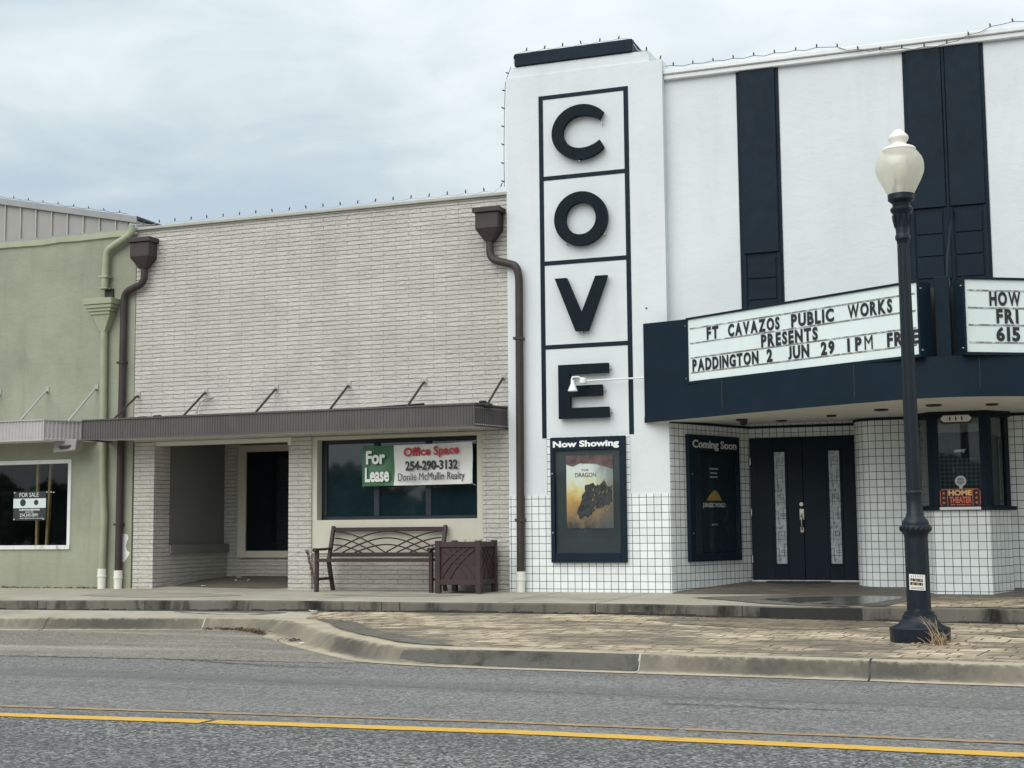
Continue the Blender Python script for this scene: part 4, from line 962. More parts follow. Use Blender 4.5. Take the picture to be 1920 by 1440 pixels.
def board(label, A, B, words, name='marquee_sign'):
    A, B = Vector(A), Vector(B); d = (B-A); L = d.length; d.normalize(); nn = Vector((d.y, -d.x))
    O_ = Vector((A.x, A.y, 0)); ux = Vector((d.x, d.y, 0)); nv = Vector((nn.x, nn.y, 0))
    t = thing(name, label, 'marquee sign', (A.x+d.x*L/2, A.y+d.y*L/2, 3.12), 'marquee letter boards')
    def bx(mb, s0, s1, n0, n1, z0, z1):
        P = [O_+ux*s+nv*q+Vector((0, 0, z)) for z in (z0, z1) for q in (n1, n0) for s in (s0, s1)]
        return mb.add(P, [(0, 2, 3, 1), (4, 5, 7, 6), (0, 1, 5, 4), (2, 6, 7, 3), (0, 4, 6, 2), (1, 3, 7, 5)])
    bx(MB(), 0, L, -.22, -.005, 3.13, 3.99).build('box', M['navy'], t)
    mb = MB()
    bx(mb, -.01, L+.01, 0, .03, 3.975, 4.0); bx(mb, -.01, L+.01, 0, .03, 3.12, 3.155); bx(mb, -.01, .014, 0, .03, 3.155, 3.975); bx(mb, L-.014, L+.01, 0, .03, 3.155, 3.975)
    mb.build('frame', M['navy'], t, bevel=.003)
    bx(MB(), .014, L-.014, -.004, .008, 3.155, 3.975).build('panel', M['panelwhite'], t)
    for z in (3.852, 3.655, 3.462, 3.265):
        bx(MB(), .05, L-.05, .008, .013, z-.009, z+.009).build('track', M['rail'], t)
    for s, u0, u1, z0 in words:
        bd = lambda c: 0.0 if c == 'M' else (.022 if c == 'W' else .042)
        geo = [text_geo(c, bd(c)) for c in s]; ws = [max(.12, g[3]-g[2]) for g in geo]
        gap = .13 if s != 'PM' else .24; tot = sum(ws)+gap*(len(s)-1); k_ = (u1-u0)/tot; u = u0
        for c, w_ in zip(s, ws):
            mb = MB(); text_into(mb, c, O_+nv*.013, ux, Z1, u, u+w_*k_, z0-.006, z0+.156, .004, bd(c)); mb.build('letter', M['black_txt'], t); u += (w_+gap)*k_
    mb = MB()
    for s0, z0 in ((-.03, 3.2), (-.03, 3.9), (L+.03, 3.2), (L+.03, 3.9)):
        p = O_+ux*s0+Vector((0, 0, z0)); mb.tube([p+nv*.0, p+nv*.02], .008, 8)
    mb.build('bolt', M['steel'], t)
    return t
board('white letter board reading PADDINGTON 2 left of the lamp post', (-4.345, 18.285), (-1.24, 16.455),
      [('FT', .352, .557, 3.680), ('CAVAZOS', .725, 1.578, 3.676), ('PUBLIC', 1.763, 2.414, 3.676), ('WORKS', 2.62, 3.246, 3.68),
       ('PRESENTS', 1.274, 2.165, 3.480), ('PADDINGTON', .085, 1.222, 3.284), ('2', 1.358, 1.449, 3.287), ('JUN', 1.70, 2.027, 3.286), ('29', 2.205, 2.407, 3.286), ('1', 2.597, 2.632, 3.287), ('PM', 2.71, 2.958, 3.287), ('FREE', 3.16, 3.582, 3.287)])
board('white letter board reading HOW FRI 615 at the right edge', (-.77, 16.455), (2.335, 18.285),
      [('HOW', .31, .687, 3.686), ('FRI', .386, .652, 3.488), ('615', .376, .663, 3.287)])
MB().box(-1.24, -.77, 16.95, 17.0, 3.12, 3.98).build('back_panel', M['black'], mq)

# arm lamp at the marquee end -------------------------------------------
al = thing('arm_lamp', 'small white spotlight on a thin arm from the marquee end', 'lamp', (-5.06, 18.6, 3.28))
MB().tube([(-5.05, 18.64, 3.275), (-5.9, 18.58, 3.262)], .012, 8).build('arm', M['trimwhite'], al)
MB().lathe([(3.31, .0), (3.308, .04), (3.26, .055), (3.225, .05), (3.222, 0)], (-5.90, 18.58, 0), 16).tube([(-5.90, 18.58, 3.28), (-5.96, 18.54, 3.315), (-6.03, 18.5, 3.31), (-6.035, 18.49, 3.27)], .016, 8).build('knuckle', M['trimwhite'], al)
MB().lathe([(3.27, .025), (3.22, .027), (3.215, .03), (3.12, .068), (3.115, .062), (3.2, .02)], (-6.02, 18.48, 0), 20).build('lamp_head', M['white_txt'], al)

# poster cases -------------------------------------------------------------
def case(label, O_, ux, w_, z0, z1, head, hbox, pbox, gbox, mat, kind):
    O_, ux = Vector(O_), Vector(ux).normalized(); nv = Vector((ux.y, -ux.x, 0))
    t = thing('poster_case', label, 'poster case', tuple(O_+ux*w_/2+Vector((0, 0, z0))), 'poster cases beside the entrance')
    def bx(mb, s0, s1, n0, n1, a, b):
        P = [O_+ux*s+nv*q+Vector((0, 0, z)) for z in (a, b) for q in (n1, n0) for s in (s0, s1)]
        return mb.add(P, [(0, 2, 3, 1), (4, 5, 7, 6), (0, 1, 5, 4), (2, 6, 7, 3), (0, 4, 6, 2), (1, 3, 7, 5)])
    g0, g1, h0, h1 = gbox
    mb = MB(); bx(mb, 0, g0, 0, .06, z0, z1); bx(mb, g1, w_, 0, .06, z0, z1); bx(mb, g0, g1, 0, .06, z0, h0); bx(mb, g0, g1, 0, .06, h1, z1)
    mb.build('frame', M['navy'], t, bevel=.006)
    bx(MB(), g0, g1, .002, .01, h0, h1).build('backing', M['casegrey'] if kind == 'cloud' else M['posterdark'], t)
    bx(MB(), g0, g1, .045, .049, h0, h1).build('pane', M['caseglass'], t)
    mb = MB(); text_into(mb, head, O_+nv*.06, ux, Z1, *hbox, .004, .04 if kind == 'cloud' else .03); mb.build('lettering', M['white_txt'] if kind == 'cloud' else M['grey_txt'], t)
    s0, s1, a, b = pbox
    P = [O_+ux*s+nv*(.018)+Vector((0, 0, z)) for s, z in ((s0, a), (s1, a), (s1, b), (s0, b))]
    po = MB().quad(*P, uv=[(0, 0), (1, 0), (1, 1.5), (0, 1.5)] if 0 else [(0, 0), (1, 0), (1, 1), (0, 1)]).build('poster', mat, t)
    loc = lambda s, z, q=.02: tuple(O_+ux*s+nv*q+Vector((0, 0, z)))
    def flat(name, pts, m_, q=.021): MB().quad(*[loc(s, z, q) for s, z in pts]).build(name, m_, po)
    if kind == 'cloud':
        mb = MB(); text_into(mb, 'DRAGON', O_+nv*.02, ux, Z1, s0+.13, s0+.43, b-.30, b-.24, .002, .0); text_into(mb, 'THE', O_+nv*.02, ux, Z1, s0+.22, s0+.32, b-.215, b-.19, .002, .0); mb.build('lettering', M['black_txt'], po)
        rr = random.Random(17); base = [(s0+.14, a+.20), (s0+.20, a+.13), (s0+.30, a+.16), (s0+.42, a+.25), (s0+.52, a+.27), (s1-.01, a+.36), (s1-.01, a+.58), (s0+.60, a+.56), (s0+.54, a+.66), (s0+.46, a+.58), (s0+.36, a+.62), (s0+.27, a+.60), (s0+.26, a+.50), (s0+.21, a+.40)]
        jag = []
        for p, q in zip(base, base[1:]+base[:1]):
            for i_ in range(5): t_ = i_/5; jag.append((min(s1-.005, p[0]+(q[0]-p[0])*t_+rr.uniform(-.016, .016)), p[1]+(q[1]-p[1])*t_+rr.uniform(-.02, .02)))
        flat('dark_shape', jag, M['rockprint'])
        for _ in range(12):
            u_, z_ = rr.uniform(s0+.2, s1-.1), rr.uniform(a+.2, a+.55); d_ = rr.uniform(.02, .06); flat('pale_streak', [(u_, z_), (u_+d_*.6, z_+d_), (u_+d_*.7, z_+d_*1.05), (u_+.012, z_-.004)], M['amber'], .0225)
        flat('red_shape', [(s0, b-.12), (s0+.09, b-.155), (s0+.2, b-.11), (s0+.44, b-.12), (s1, b-.2), (s1, b), (s0, b)], paint('dim_red_print', (.13, .06, .055), .5, .5, 9))
    else:
        cx_ = (s0+s1)/2-.02; zc = b-.60
        for zz_, wd in ((b-.225, .20), (b-.285, .16), (b-.34, .18)):
            flat('credit_line', [(cx_-wd/2, zz_), (cx_+wd/2, zz_), (cx_+wd/2, zz_+.018), (cx_-wd/2, zz_+.018)], M['grey_txt'])
        flat('amber_shape', [(cx_-.19, zc-.06), (cx_+.18, zc-.06), (cx_+.14, zc), (cx_+.08, zc+.06), (cx_, zc+.09), (cx_-.07, zc+.04), (cx_-.12, zc)], M['amber'])
        mb = MB(); text_into(mb, 'JURASSIC WORLD', O_+nv*.021, ux, Z1, cx_-.27, cx_+.26, zc-.17, zc-.09, .002, .03); text_into(mb, 'JULY 2', O_+nv*.021, ux, Z1, cx_-.07, cx_+.07, a+.36, a+.39, .002, 0); mb.build('lettering', M['grey_txt'], po)
    mb = MB()
    for z in (h0+.28, h1-.32): p = O_+ux*(g0*.5)+Vector((0, 0, z)); mb.tube([p+nv*.06, p+nv*.066], .009, 8)
    mb.build('lock', M['steel'], t)
    return t
case('black case with a bright cloud poster headed Now Showing', (-6.432, YT-.014, 0), X1, 1.082, .775, 2.50, 'Now Showing', (.045, 1.0, 2.335, 2.45), (.222, .893, 1.242, 2.245), (.06, 1.0, .905, 2.32), M['poster'], 'cloud')
dv = (Vector(B0)-Vector(A0)).normalized()
case('dark case with a nearly black poster headed Coming Soon', (A0[0]+dv.x*.325+dv.y*.006, A0[1]+dv.y*.325-dv.x*.006, 0), (dv.x, dv.y, 0), 1.205, .775, 2.515, 'Coming Soon', (.085, 1.12, 2.30, 2.445), (.17, 1.10, .90, 2.27), (.13, 1.155, .88, 2.29), M['posterdark'], 'dark')

# small signs at the ticket window -------------------------------------------
st = thing('house_number_plate', 'white house number plate 111 above the ticket window', 'number plate', (-1.02, 18.69, 2.53))
hexp = lambda m_: [(-1.215+m_, 2.575), (-1.175+m_*.7, 2.53+m_), (-.865-m_*.7, 2.53+m_), (-.825-m_, 2.575), (-.865-m_*.7, 2.62-m_), (-1.175+m_*.7, 2.62-m_)]
MB().prism(hexp(-.012), 18.668, 18.69).build('border', M['black'], st); MB().prism(hexp(.004), 18.662, 18.668).build('plate', M['banner'], st)
mb = MB(); text_into(mb, '111', (0, 18.661, 0), X1, Z1, -1.10, -.94, 2.55, 2.60, .003, .03, 1.4); mb.build('lettering', M['black_txt'], st)
hs = thing('ticket_sign', 'orange and black HOME THEATER ticket shaped sign on the booth sill', 'sign', (-1.0, 18.68, 1.44))
x0, x1, z0, z1 = -1.248, -.764, 1.468, 1.692; c_ = .03
oct_ = lambda m_: [(x0+m_, z0+c_), (x0+c_, z0+m_), (x1-c_, z0+m_), (x1-m_, z0+c_), (x1-m_, z1-c_), (x1-c_, z1-m_), (x0+c_, z1-m_), (x0+m_, z1-c_)]
MB().prism(oct_(0), 18.678, 18.69).build('border', M['orange'], hs); MB().prism(oct_(.008), 18.674, 18.678).build('board', M['interior'], hs)
O = (0, 18.674, 0)
mb = MB(); text_into(mb, 'HOME', O, X1, Z1, -1.145, -.865, 1.608, 1.678, .003, .05); mb.build('lettering', M['cream'], hs)
mb = MB(); text_into(mb, 'THEATER', O, X1, Z1, -1.135, -.87, 1.515, 1.595, .003, .03); text_into(mb, 'BY NORTH', O, X1, Z1, -1.12, -.88, 1.487, 1.503, .003, .04); mb.build('lettering', M['orange'], hs)
mb = MB().box(-1.16, -1.154, 18.671, 18.674, 1.475, 1.685).box(-.858, -.852, 18.671, 18.674, 1.475, 1.685)
for xx in (-1.202, -.81):
    for zz_ in (1.64, 1.58, 1.52):
        mb.prism([(xx+(.022 if i % 2 == 0 else .009)*math.sin(i*math.pi/5), zz_+(.022 if i % 2 == 0 else .009)*math.cos(i*math.pi/5)) for i in range(10)], 18.671, 18.674)
mb.build('star', M['orange'], hs)
tag(box('sill_ledge', M['trimwhite'], None, -1.253, -.762, 18.645, 18.70, 1.432, 1.466), 'white ledge strip under the HOME THEATER sign', 'ledge')
sg = thing('speaking_grille', 'round metal speaking grille on the ticket window glass', 'grille', (-.995, 18.72, 1.71))
MB().lathe([(0, 0), (0, 0)], (0, 0, 0), 3)
cyl(-.995, 18.73, 1.79, .068, .02).build('disc', M['tape'], sg)
mb = MB()
for i in range(5): h_ = math.sqrt(.045**2-(i*.018-.036)**2); mb.box(-.995-h_, -.995+h_, 18.706, 18.710, 1.79+i*.018-.036-.004, 1.79+i*.018-.036+.004)
mb.build('slot', M['black'], sg); box('stem', M['tape'], sg, -1.015, -.975, 18.715, 18.73, 1.695, 1.725)

# door mat ---------------------------------------------------------------
tag(MB().add([(-3.32+.44*math.cos(a*.1309)*1.0, 20.36-.42*math.sin(a*.1309), walkz(0, 20.36-.42*math.sin(a*.1309))+.018) for a in range(25)] + [(-3.32+.46*math.cos(a*.1309), 20.36-.44*math.sin(a*.1309), walkz(0, 20.36-.44*math.sin(a*.1309))+.004) for a in range(25)],
    [tuple(range(24, -1, -1))] + [(i, i+1, 25+i+1, 25+i) for i in range(24)]).build('door_mat', M['matrubber']), 'dark half round mat in front of the black double doors', 'door mat')

# ------------------------------------------------------------------ downspouts
def bend(P, r_=.09, sub=6):
    P = [Vector(p) for p in P]; o = [P[0]]
    for a, b, c in zip(P[:-2], P[1:-1], P[2:]):
        d0, d1 = (a-b), (c-b); rr_ = min(r_, d0.length*.45, d1.length*.45); s, e = b+d0.normalized()*rr_, b+d1.normalized()*rr_
        for i in range(sub+1): t = i/sub; o.append(s*(1-t)**2 + b*2*t*(1-t) + e*t*t)
    return o + [P[-1]]
def head(mb, x, y0, z):   # square conductor head: flange, box, funnel
    w_ = .175
    mb.box(x-w_-.035, x+w_+.035, y0-.27, y0, z, z+.075)
    mb.box(x-w_, x+w_, y0-.235, y0, z-.235, z)
    t = [(x-w_, y0-.235, z-.235), (x+w_, y0-.235, z-.235), (x+w_, y0, z-.235), (x-w_, y0, z-.235)]; b = [(x-.06, y0-.16, z-.41), (x+.06, y0-.16, z-.41), (x+.06, y0-.04, z-.41), (x-.06, y0-.04, z-.41)]
    return mb.add(t+b, [(0, 4, 5, 1), (1, 5, 6, 2), (2, 6, 7, 3), (3, 7, 4, 0), (4, 7, 6, 5)])
def adapter(root, x, y, zt, zb_=.36):
    MB().lathe([(zt, .058), (zt, .066), (zt-.10, .068), (zt-.105, .074), (zt-.125, .074), (zt-.13, .064), (zb_-.02, .062)], (x, y, 0), 20).build('drain_adapter', M['pvc'], root)
def downspout(label, hx, hz, path, mat, ax):
    r_ = thing('downspout', label, 'downspout', (ax[0], ax[1], .37), 'rain downspouts')
    head(MB(), hx, YB, hz).build('leader_head', mat, r_, bevel=.006)
    p = bend(path, .13); MB().tube(p, .056, 14).build('pipe', mat, r_)
    adapter(r_, ax[0], ax[1], .655)
    for z in (1.35, 3.9): box('strap', mat, r_, ax[0]-.062, ax[0]+.062, ax[1]-.062, YB-.005, z, z+.035)
    return r_
downspout('brown downspout with square leader head at the green building edge', -13.215, 5.80, [(-13.21, 18.75, 5.42), (-13.20, 18.75, 5.17), (-13.60, 18.78, 5.04), (-13.615, 18.78, .62)], M['downbrown'], (-13.615, 18.78))
downspout('brown downspout with square leader head at the white tower edge', -7.33, 5.765, [(-7.33, 18.75, 5.40), (-7.33, 18.75, 5.10), (-6.90, 18.67, 4.965), (-6.86, 18.67, 4.8), (-6.875, 18.67, .62)], M['downbrown'], (-6.875, 18.67))
gd = thing('downspout', 'olive green downspout with moulded leader head on the green building', 'downspout', (-13.92, 18.76, .37), 'rain downspouts')
gp = bend([(-13.46, 18.76, 6.12), (-13.46, 18.76, 5.98), (-13.94, 18.76, 5.74), (-13.96, 18.76, 5.13)], .10)
MB().tube([(q.x, q.y, q.z) for q in gp], .058, 12).build('upper_pipe', M['greenpipe'], gd)
box('strap', M['greenpipe'], gd, -14.04, -13.87, 18.695, 18.83, 5.30, 5.335); box('strap', M['greenpipe'], gd, -14.04, -13.88, 18.695, 18.83, 5.12, 5.14)
box('wall_outlet', M['black'], gd, -14.0, -13.84, 18.82, 18.848, 4.96, 5.13)
mb = MB()
for w_, z0_, z1_, d_ in ((.27, 4.86, 4.955, .24), (.25, 4.80, 4.86, .22), (.225, 4.75, 4.80, .20), (.195, 4.70, 4.75, .18)): mb.box(-13.99-w_, -13.99+w_, 18.85-d_, 18.85, z0_, z1_)
x_ = -13.97
mb.add([(x_-.17, 18.69, 4.70), (x_+.17, 18.69, 4.70), (x_+.17, 18.85, 4.70), (x_-.17, 18.85, 4.70), (x_-.06, 18.72, 4.44), (x_+.06, 18.72, 4.44), (x_+.06, 18.84, 4.44), (x_-.06, 18.84, 4.44)], [(0, 4, 5, 1), (1, 5, 6, 2), (2, 6, 7, 3), (3, 7, 4, 0)])
mb.build('leader_head', M['greenpipe'], gd, bevel=.006)
MB().tube([(-13.965, 18.775, 4.5), (-13.95, 18.775, 3.0), (-13.93, 18.77, 2.0), (-13.895, 18.775, 1.5), (-13.915, 18.775, .62)], .06, 12).build('pipe', M['greenpipe'], gd)
adapter(gd, -13.915, 18.775, .68)

# ------------------------------------------------------------------ bench
bn = thing('bench', 'dark brown metal bench with interlaced arc back under the dark window', 'bench', (-8.97, 18.5, .37))
bx0, bx1 = -9.865, -8.07; S_ = .055; gz = .372
LEG = []
for x in (bx0, bx1):
    MB().box(x-S_/2, x+S_/2, 18.27, 18.27+S_, gz-.006, .955).build('leg', M['brown'], bn, bevel=.006)
    MB().bar((x, 18.80, gz-.004), (x, 18.66, .80), S_, S_, (1, 0, 0)).build('leg', M['brown'], bn, bevel=.006)
    MB().bar((x, 18.66, .78), (x, 18.82, 1.305), S_, S_, (1, 0, 0)).build('back_post', M['brown'], bn, bevel=.008)
    MB().bar((x, 18.22, .972), (x, 18.56, .975), .065, .035).bar((x, 18.56, .975), (x, 18.72, .985), .05, .03).tube([(x, 18.215, .965), (x, 18.245, .965)], .03, 10).build('armrest', M['brown'], bn, bevel=.008)
    MB().bar((x, 18.31, .55), (x, 18.77, .55), .03, .04).build('stretcher', M['brown'], bn)
mb = MB().box(bx0, bx1, 18.26, 18.30, .795, .845).box(bx0, bx1, 18.62, 18.65, .795, .84)
for i in range(6): y = 18.31+i*.056; mb.box(bx0, bx1, y, y+.042, .822-.004*abs(i-2.5), .842-.004*abs(i-2.5))
mb.build('seat', M['brown'], bn, bevel=.004)
yb = lambda z: 18.66 + (z-.78)*.305
MB().bar((bx0, yb(1.255), 1.255), (bx1, yb(1.255), 1.255), .03, .06).build('top_rail', M['brown'], bn, bevel=.006)
MB().bar((bx0, yb(.895), .895), (bx1, yb(.895), .895), .03, .055).build('lower_rail', M['brown'], bn, bevel=.006)
mb = MB(); zl, zt = .92, 1.228; wb = bx1-bx0
def lat_arc(cx_, rx, rz):
    pts = []
    for i in range(49):
        q = -1+2*i/48; x = cx_+rx*q; z = zl+rz*math.cos(math.pi/2*q)
        if bx0+.02 <= x <= bx1-.02 and z <= zt+.004: pts.append((x, yb(z), z))
        else:
            if len(pts) > 1: mb.tube(pts, .011, 6)
            pts = []
    if len(pts) > 1: mb.tube(pts, .011, 6)
xm = (bx0+bx1)/2
for rx, rz in ((.88, .305), (.70, .21), (.50, .115)):
    for c_ in (xm-.88, xm, xm+.88): lat_arc(c_, rx, rz)
mb.build('lattice', M['brown'], bn)

# ------------------------------------------------------------------ planter
pl = thing('planter', 'square dark brown planter with crossed arc lattice beside the bench', 'planter', (-7.58, 18.43, .37))
px0, px1, py0, py1 = -7.92, -7.245, 18.08, 18.74; p_ = .075; zb_, zt = .375, 1.09
for x, y in ((px0, py0), (px1-p_, py0), (px0, py1-p_), (px1-p_, py1-p_)): MB().box(x, x+p_, y, y+p_, zb_, zt).build('post', M['brown'], pl, bevel=.005)
def side(nm, fn):
    for z_ in (.49, 1.0):
        mb = MB(); fn(mb, p_, .675-p_, .010, .03, z_, z_+.07); mb.build('rail', M['brown'], pl, bevel=.003)
    mb = MB(); fn(mb, p_, .675-p_, .035, .045, .54, 1.02); mb.build('panel', M['brown'], pl)
side('front', lambda mb, a, b, d0, d1, z0, z1: mb.box(px0+a, px0+b, py0+d0, py0+d1, z0, z1))
side('right', lambda mb, a, b, d0, d1, z0, z1: mb.box(px1-d1, px1-d0, py0+a, py0+b-.015, z0, z1))
side('left', lambda mb, a, b, d0, d1, z0, z1: mb.box(px0+d0, px0+d1, py0+a, py0+b-.015, z0, z1))
side('back', lambda mb, a, b, d0, d1, z0, z1: mb.box(px0+a, px0+b, py1-d1, py1-d0, z0, z1))
def arcs(fn):
    mb = MB(); W_ = .525; H_ = .44
    for s in (1, -1):
        for off in (-.20, .03, .26):
            pts = []
            for i in range(31):
                t = i/30; u = off + .78*t*t*.55 + .78*t*.45; z = t
                u = u if s > 0 else 1-u
                if 0 <= u <= 1: pts.append(fn(u*W_, .56+z*H_))
            if len(pts) > 1: mb.tube(pts, .011, 6)
    return mb
arcs(lambda u, z: (px0+p_+u, py0+.03, z)).build('lattice', M['brown'], pl); arcs(lambda u, z: (px1-.03, py0+p_+u*.97, z)).build('lattice', M['brown'], pl)
box('soil', M['leafbrown'], pl, px0+.05, px1-.05, py0+.05, py1-.05, .96, 1.05)
mb = MB(); rr = random.Random(5)
for i in range(8):
    x, y = rr.uniform(px0+.1, px1-.05), rr.uniform(py0+.2, py1-.1); pts = [(x, y, 1.04)]
    for j in range(4): x += rr.uniform(-.07, .09); pts.append((x, y, 1.05+rr.uniform(.01, .06)))
    mb.tube(pts, .003, 4)
tag(mb.build('dead_stems', M['straw']), 'tangle of thin dead stems lying on the brown planter soil', 'plant')

# dry weed beside the bench
mb = MB(); rr = random.Random(9)
for i in range(3):
    x, y = -10.03+rr.uniform(-.02, .02), 18.62; pts = []
    for j in range(9): pts.append((x-.022*j+rr.uniform(-.012, .012), y, .37+j*.075))
    mb.tube(pts, .007, 5)
    for j in range(3, 8): mb.tube([pts[j], (pts[j][0]+rr.choice((-1, 1))*.03, y-.01, pts[j][2]+.04)], .005, 4)
tag(mb.build('dry_weed', M['leafbrown']), 'tall dark dry stalk growing at the left bench leg', 'weed')

# ------------------------------------------------------------------ street lamp
LX, LY = -1.155, 13.9
lp = thing('street_lamp', 'black fluted street lamp post with frosted acorn globe', 'street lamp', (LX, LY, .175))
cc = (LX, LY, 0)
MB().lathe([(.298, .25), (.300, .270), (.292, .277), (.17, .273), (.15, .27)], cc, 40).build('plinth', M['lampblack'], lp)
MB().lathe([(.47, .108), (.446, .112), (.443, .137), (.416, .139), (.407, .154), (.387, .157), (.372, .163), (.345, .18), (.322, .21), (.306, .243), (.2995, .25)], cc, 8*5).build('base', M['lampblack'], lp, sharp=30)
def fluted(z0, z1, r0, r1, nfl, depth):
    n_ = nfl*4; prof = []; v = []
    for z, r_ in ((z1, r1), (z0, r0)):
        for j in range(n_): a = 2*math.pi*j/n_; q = r_ - depth*(1 if j % 4 in (1, 2) else 0); v.append((LX+q*math.cos(a), LY+q*math.sin(a), z))
    return MB().add(v, [(j, n_+j, n_+(j+1) % n_, (j+1) % n_) for j in range(n_)], False)
fluted(.45, 1.14, .110, .107, 10, .006).build('pedestal', M['lampblack'], lp)
MB().lathe([(1.57, .0), (1.569, .070), (1.554, .079), (1.534, .076), (1.52, .074), (1.364, .075), (1.354, .082), (1.339, .082), (1.319, .090), (1.284, .119), (1.269, .124), (1.25, .124), (1.242, .136), (1.225, .142), (1.205, .142), (1.188, .137), (1.175, .123), (1.16, .113), (1.145, .110), (1.13, .107)], cc, 36).build('collar', M['lampblack'], lp, sharp=35)
mb = MB()
for j in range(18):     # leaf ornaments round the bulge
    a = 2*math.pi*j/18; p = Vector((LX+.139*math.cos(a), LY+.139*math.sin(a), 1.215)); tdir = Vector((-math.sin(a), math.cos(a), 0)); mb.tube([p-tdir*.02+Vector((0, 0, -.02)), p+tdir*.004, p+tdir*.024+Vector((0, 0, .018))], [.006, .012, .005], 6)
mb.build('ornament', M['lampblack'], lp)
fluted(1.56, 3.945, .071, .055, 10, .006).build('shaft', M['lampblack'], lp)
MB().lathe([(4.414, .0), (4.414, .125), (4.361, .125), (4.351, .113), (4.34, .103), (4.33, .087), (4.305, .082), (4.285, .098), (4.275, .106), (4.258, .106), (4.246, .1), (4.228, .086), (4.168, .074), (4.1, .067), (4.032, .061), (4.02, .064), (4.006, .071), (3.98, .071), (3.965, .06), (3.935, .055)], cc, 36).build('capital', M['lampblack'], lp, sharp=35)
mb = MB()
for j in range(10):
    a = 2*math.pi*j/10; c_, s_ = math.cos(a), math.sin(a); mb.tube([(LX+.084*c_, LY+.084*s_, 4.215), (LX+.079*c_, LY+.079*s_, 4.17), (LX+.069*c_, LY+.069*s_, 4.09)], [.010, .012, .004], 6)
mb.build('ornament', M['lampblack'], lp)
MB().lathe([(4.842, .156), (4.829, .170), (4.80, .19), (4.776, .206), (4.74, .221), (4.702, .228), (4.66, .228), (4.62, .221), (4.56, .197), (4.51, .172), (4.473, .153), (4.414, .121)], cc, 48).build('globe', M['globe'], lp)
MB().lathe([(5.06, .0), (5.055, .021), (5.045, .038), (5.02, .06), (5.008, .074), (4.987, .092), (4.967, .097), (4.95, .090), (4.92, .071), (4.905, .073), (4.897, .082), (4.888, .108), (4.872, .146), (4.86, .158), (4.846, .158), (4.842, .15)], cc, 40).build('finial', M['lampcap'], lp, sharp=50)
MB().lathe([(4.725, .0), (4.72, .03), (4.69, .065), (4.65, .07), (4.61, .06), (4.58, .055)], cc, 20).build('bulb', M['lampcap'], lp)
MB().lathe([(4.58, .058), (4.50, .056), (4.495, .075), (4.42, .08)], cc, 20).build('socket', M['steel'], lp)
lp.rotation_euler = (0, -.0061, 0)
# sticker on the pedestal
sk = thing('sticker', 'white sticker with two black printed lines on the lamp pedestal', 'sticker', (LX, LY-.11, .64))
ang0 = -math.pi/2-.02
def spt(u, z, r_=.1125): a = ang0+u/r_; return (LX+r_*math.cos(a), LY+r_*math.sin(a), z)
def curved(u0, u1, z0, z1, r_, zs=0.0, n_=8):
    mb = MB()
    for i in range(n_):
        a, b = u0+(u1-u0)*i/n_, u0+(u1-u0)*(i+1)/n_; mb.quad(spt(a, z0-zs*a, r_), spt(b, z0-zs*b, r_), spt(b, z1-zs*b, r_), spt(a, z1-zs*a, r_))
    return mb
curved(-.078, .078, .645, .79, .1125, .06).build('paper', M['paper'], sk)
for z in (.725, .69): curved(-.066, .055, z, z+.026, .1135, .06).build('printed_bar', M['black'], sk)
mb = MB()
for i in range(8):
    u = -.06+i*.0145
    for z in (.73, .695):
        if (i*7+int(z*100)) % 3: mb.quad(spt(u, z, .1142), spt(u+.006, z, .1142), spt(u+.006, z+.014, .1142), spt(u, z+.014, .1142))
mb.build('lettering', M['cream'], sk)
mb = MB()
for i in range(6): u = -.052+i*.02; mb.quad(spt(u, .762, .1135), spt(u+.005, .762, .1135), spt(u+.005, .782, .1135), spt(u, .782, .1135))
for z in (.655, .667): 
    for i in range(9): u = -.062+i*.014; mb.quad(spt(u, z-.06*u, .1135), spt(u+.011, z-.06*u, .1135), spt(u+.011, z+.005-.06*u, .1135), spt(u, z+.005-.06*u, .1135))
mb.build('lettering', M['black_txt'], sk)
# dry weed at the foot
mb = MB(); rr = random.Random(21)
wx, wy, wz = -.985, 13.56, .165
for i in range(38):
    x, y = wx+rr.gauss(0, .05), wy+rr.gauss(0, .03); h_ = rr.uniform(.03, .13) if i > 5 else rr.uniform(.17, .27); lean = rr.uniform(-.09, .09) if i > 5 else rr.uniform(-.17, -.03)
    pts = [(x+lean*t*t+rr.uniform(-.006, .006), y-.02*t, wz+h_*t) for t in (0, .35, .7, 1)]; mb.tube(pts, [.004, .0035, .003, .0012], 5)
    if i < 14:
        for t in (1, 2): q = pts[t]; mb.tube([q, (q[0]+rr.uniform(-.07, .05), q[1], q[2]+rr.uniform(.02, .07))], [.002, .001], 4)
tag(mb.build('dry_weed', M['straw']), 'pale dry weed tuft growing at the foot of the street lamp', 'weed')
def litter(name, label, mat, n_, fn, sz, seed):
    rr = random.Random(seed); mb = MB()
    for i in range(n_):
        x, y, z = fn(rr); a = rr.uniform(0, 6.28); l = rr.uniform(.4, 1)*sz; w_ = l*rr.uniform(.25, .6); h_ = rr.uniform(.0, .5)*sz
        c_, s_ = math.cos(a), math.sin(a); mb.add([(x-c_*l, y-s_*l, z), (x+s_*w_, y-c_*w_, z+h_), (x+c_*l, y+s_*l, z+h_*.4), (x-s_*w_, y+c_*w_, z+.001)], [(0, 1, 2, 3)])
    o = mb.build(name, mat); o['kind'] = 'stuff'; tag(o, label, 'litter'); return o
litter('dry_leaves', 'scatter of dry leaves round the lamp foot', M['straw'], 90, lambda r: (r.gauss(-1.02, .22), 13.6-abs(r.gauss(0, .08)), .172), .03, 4)
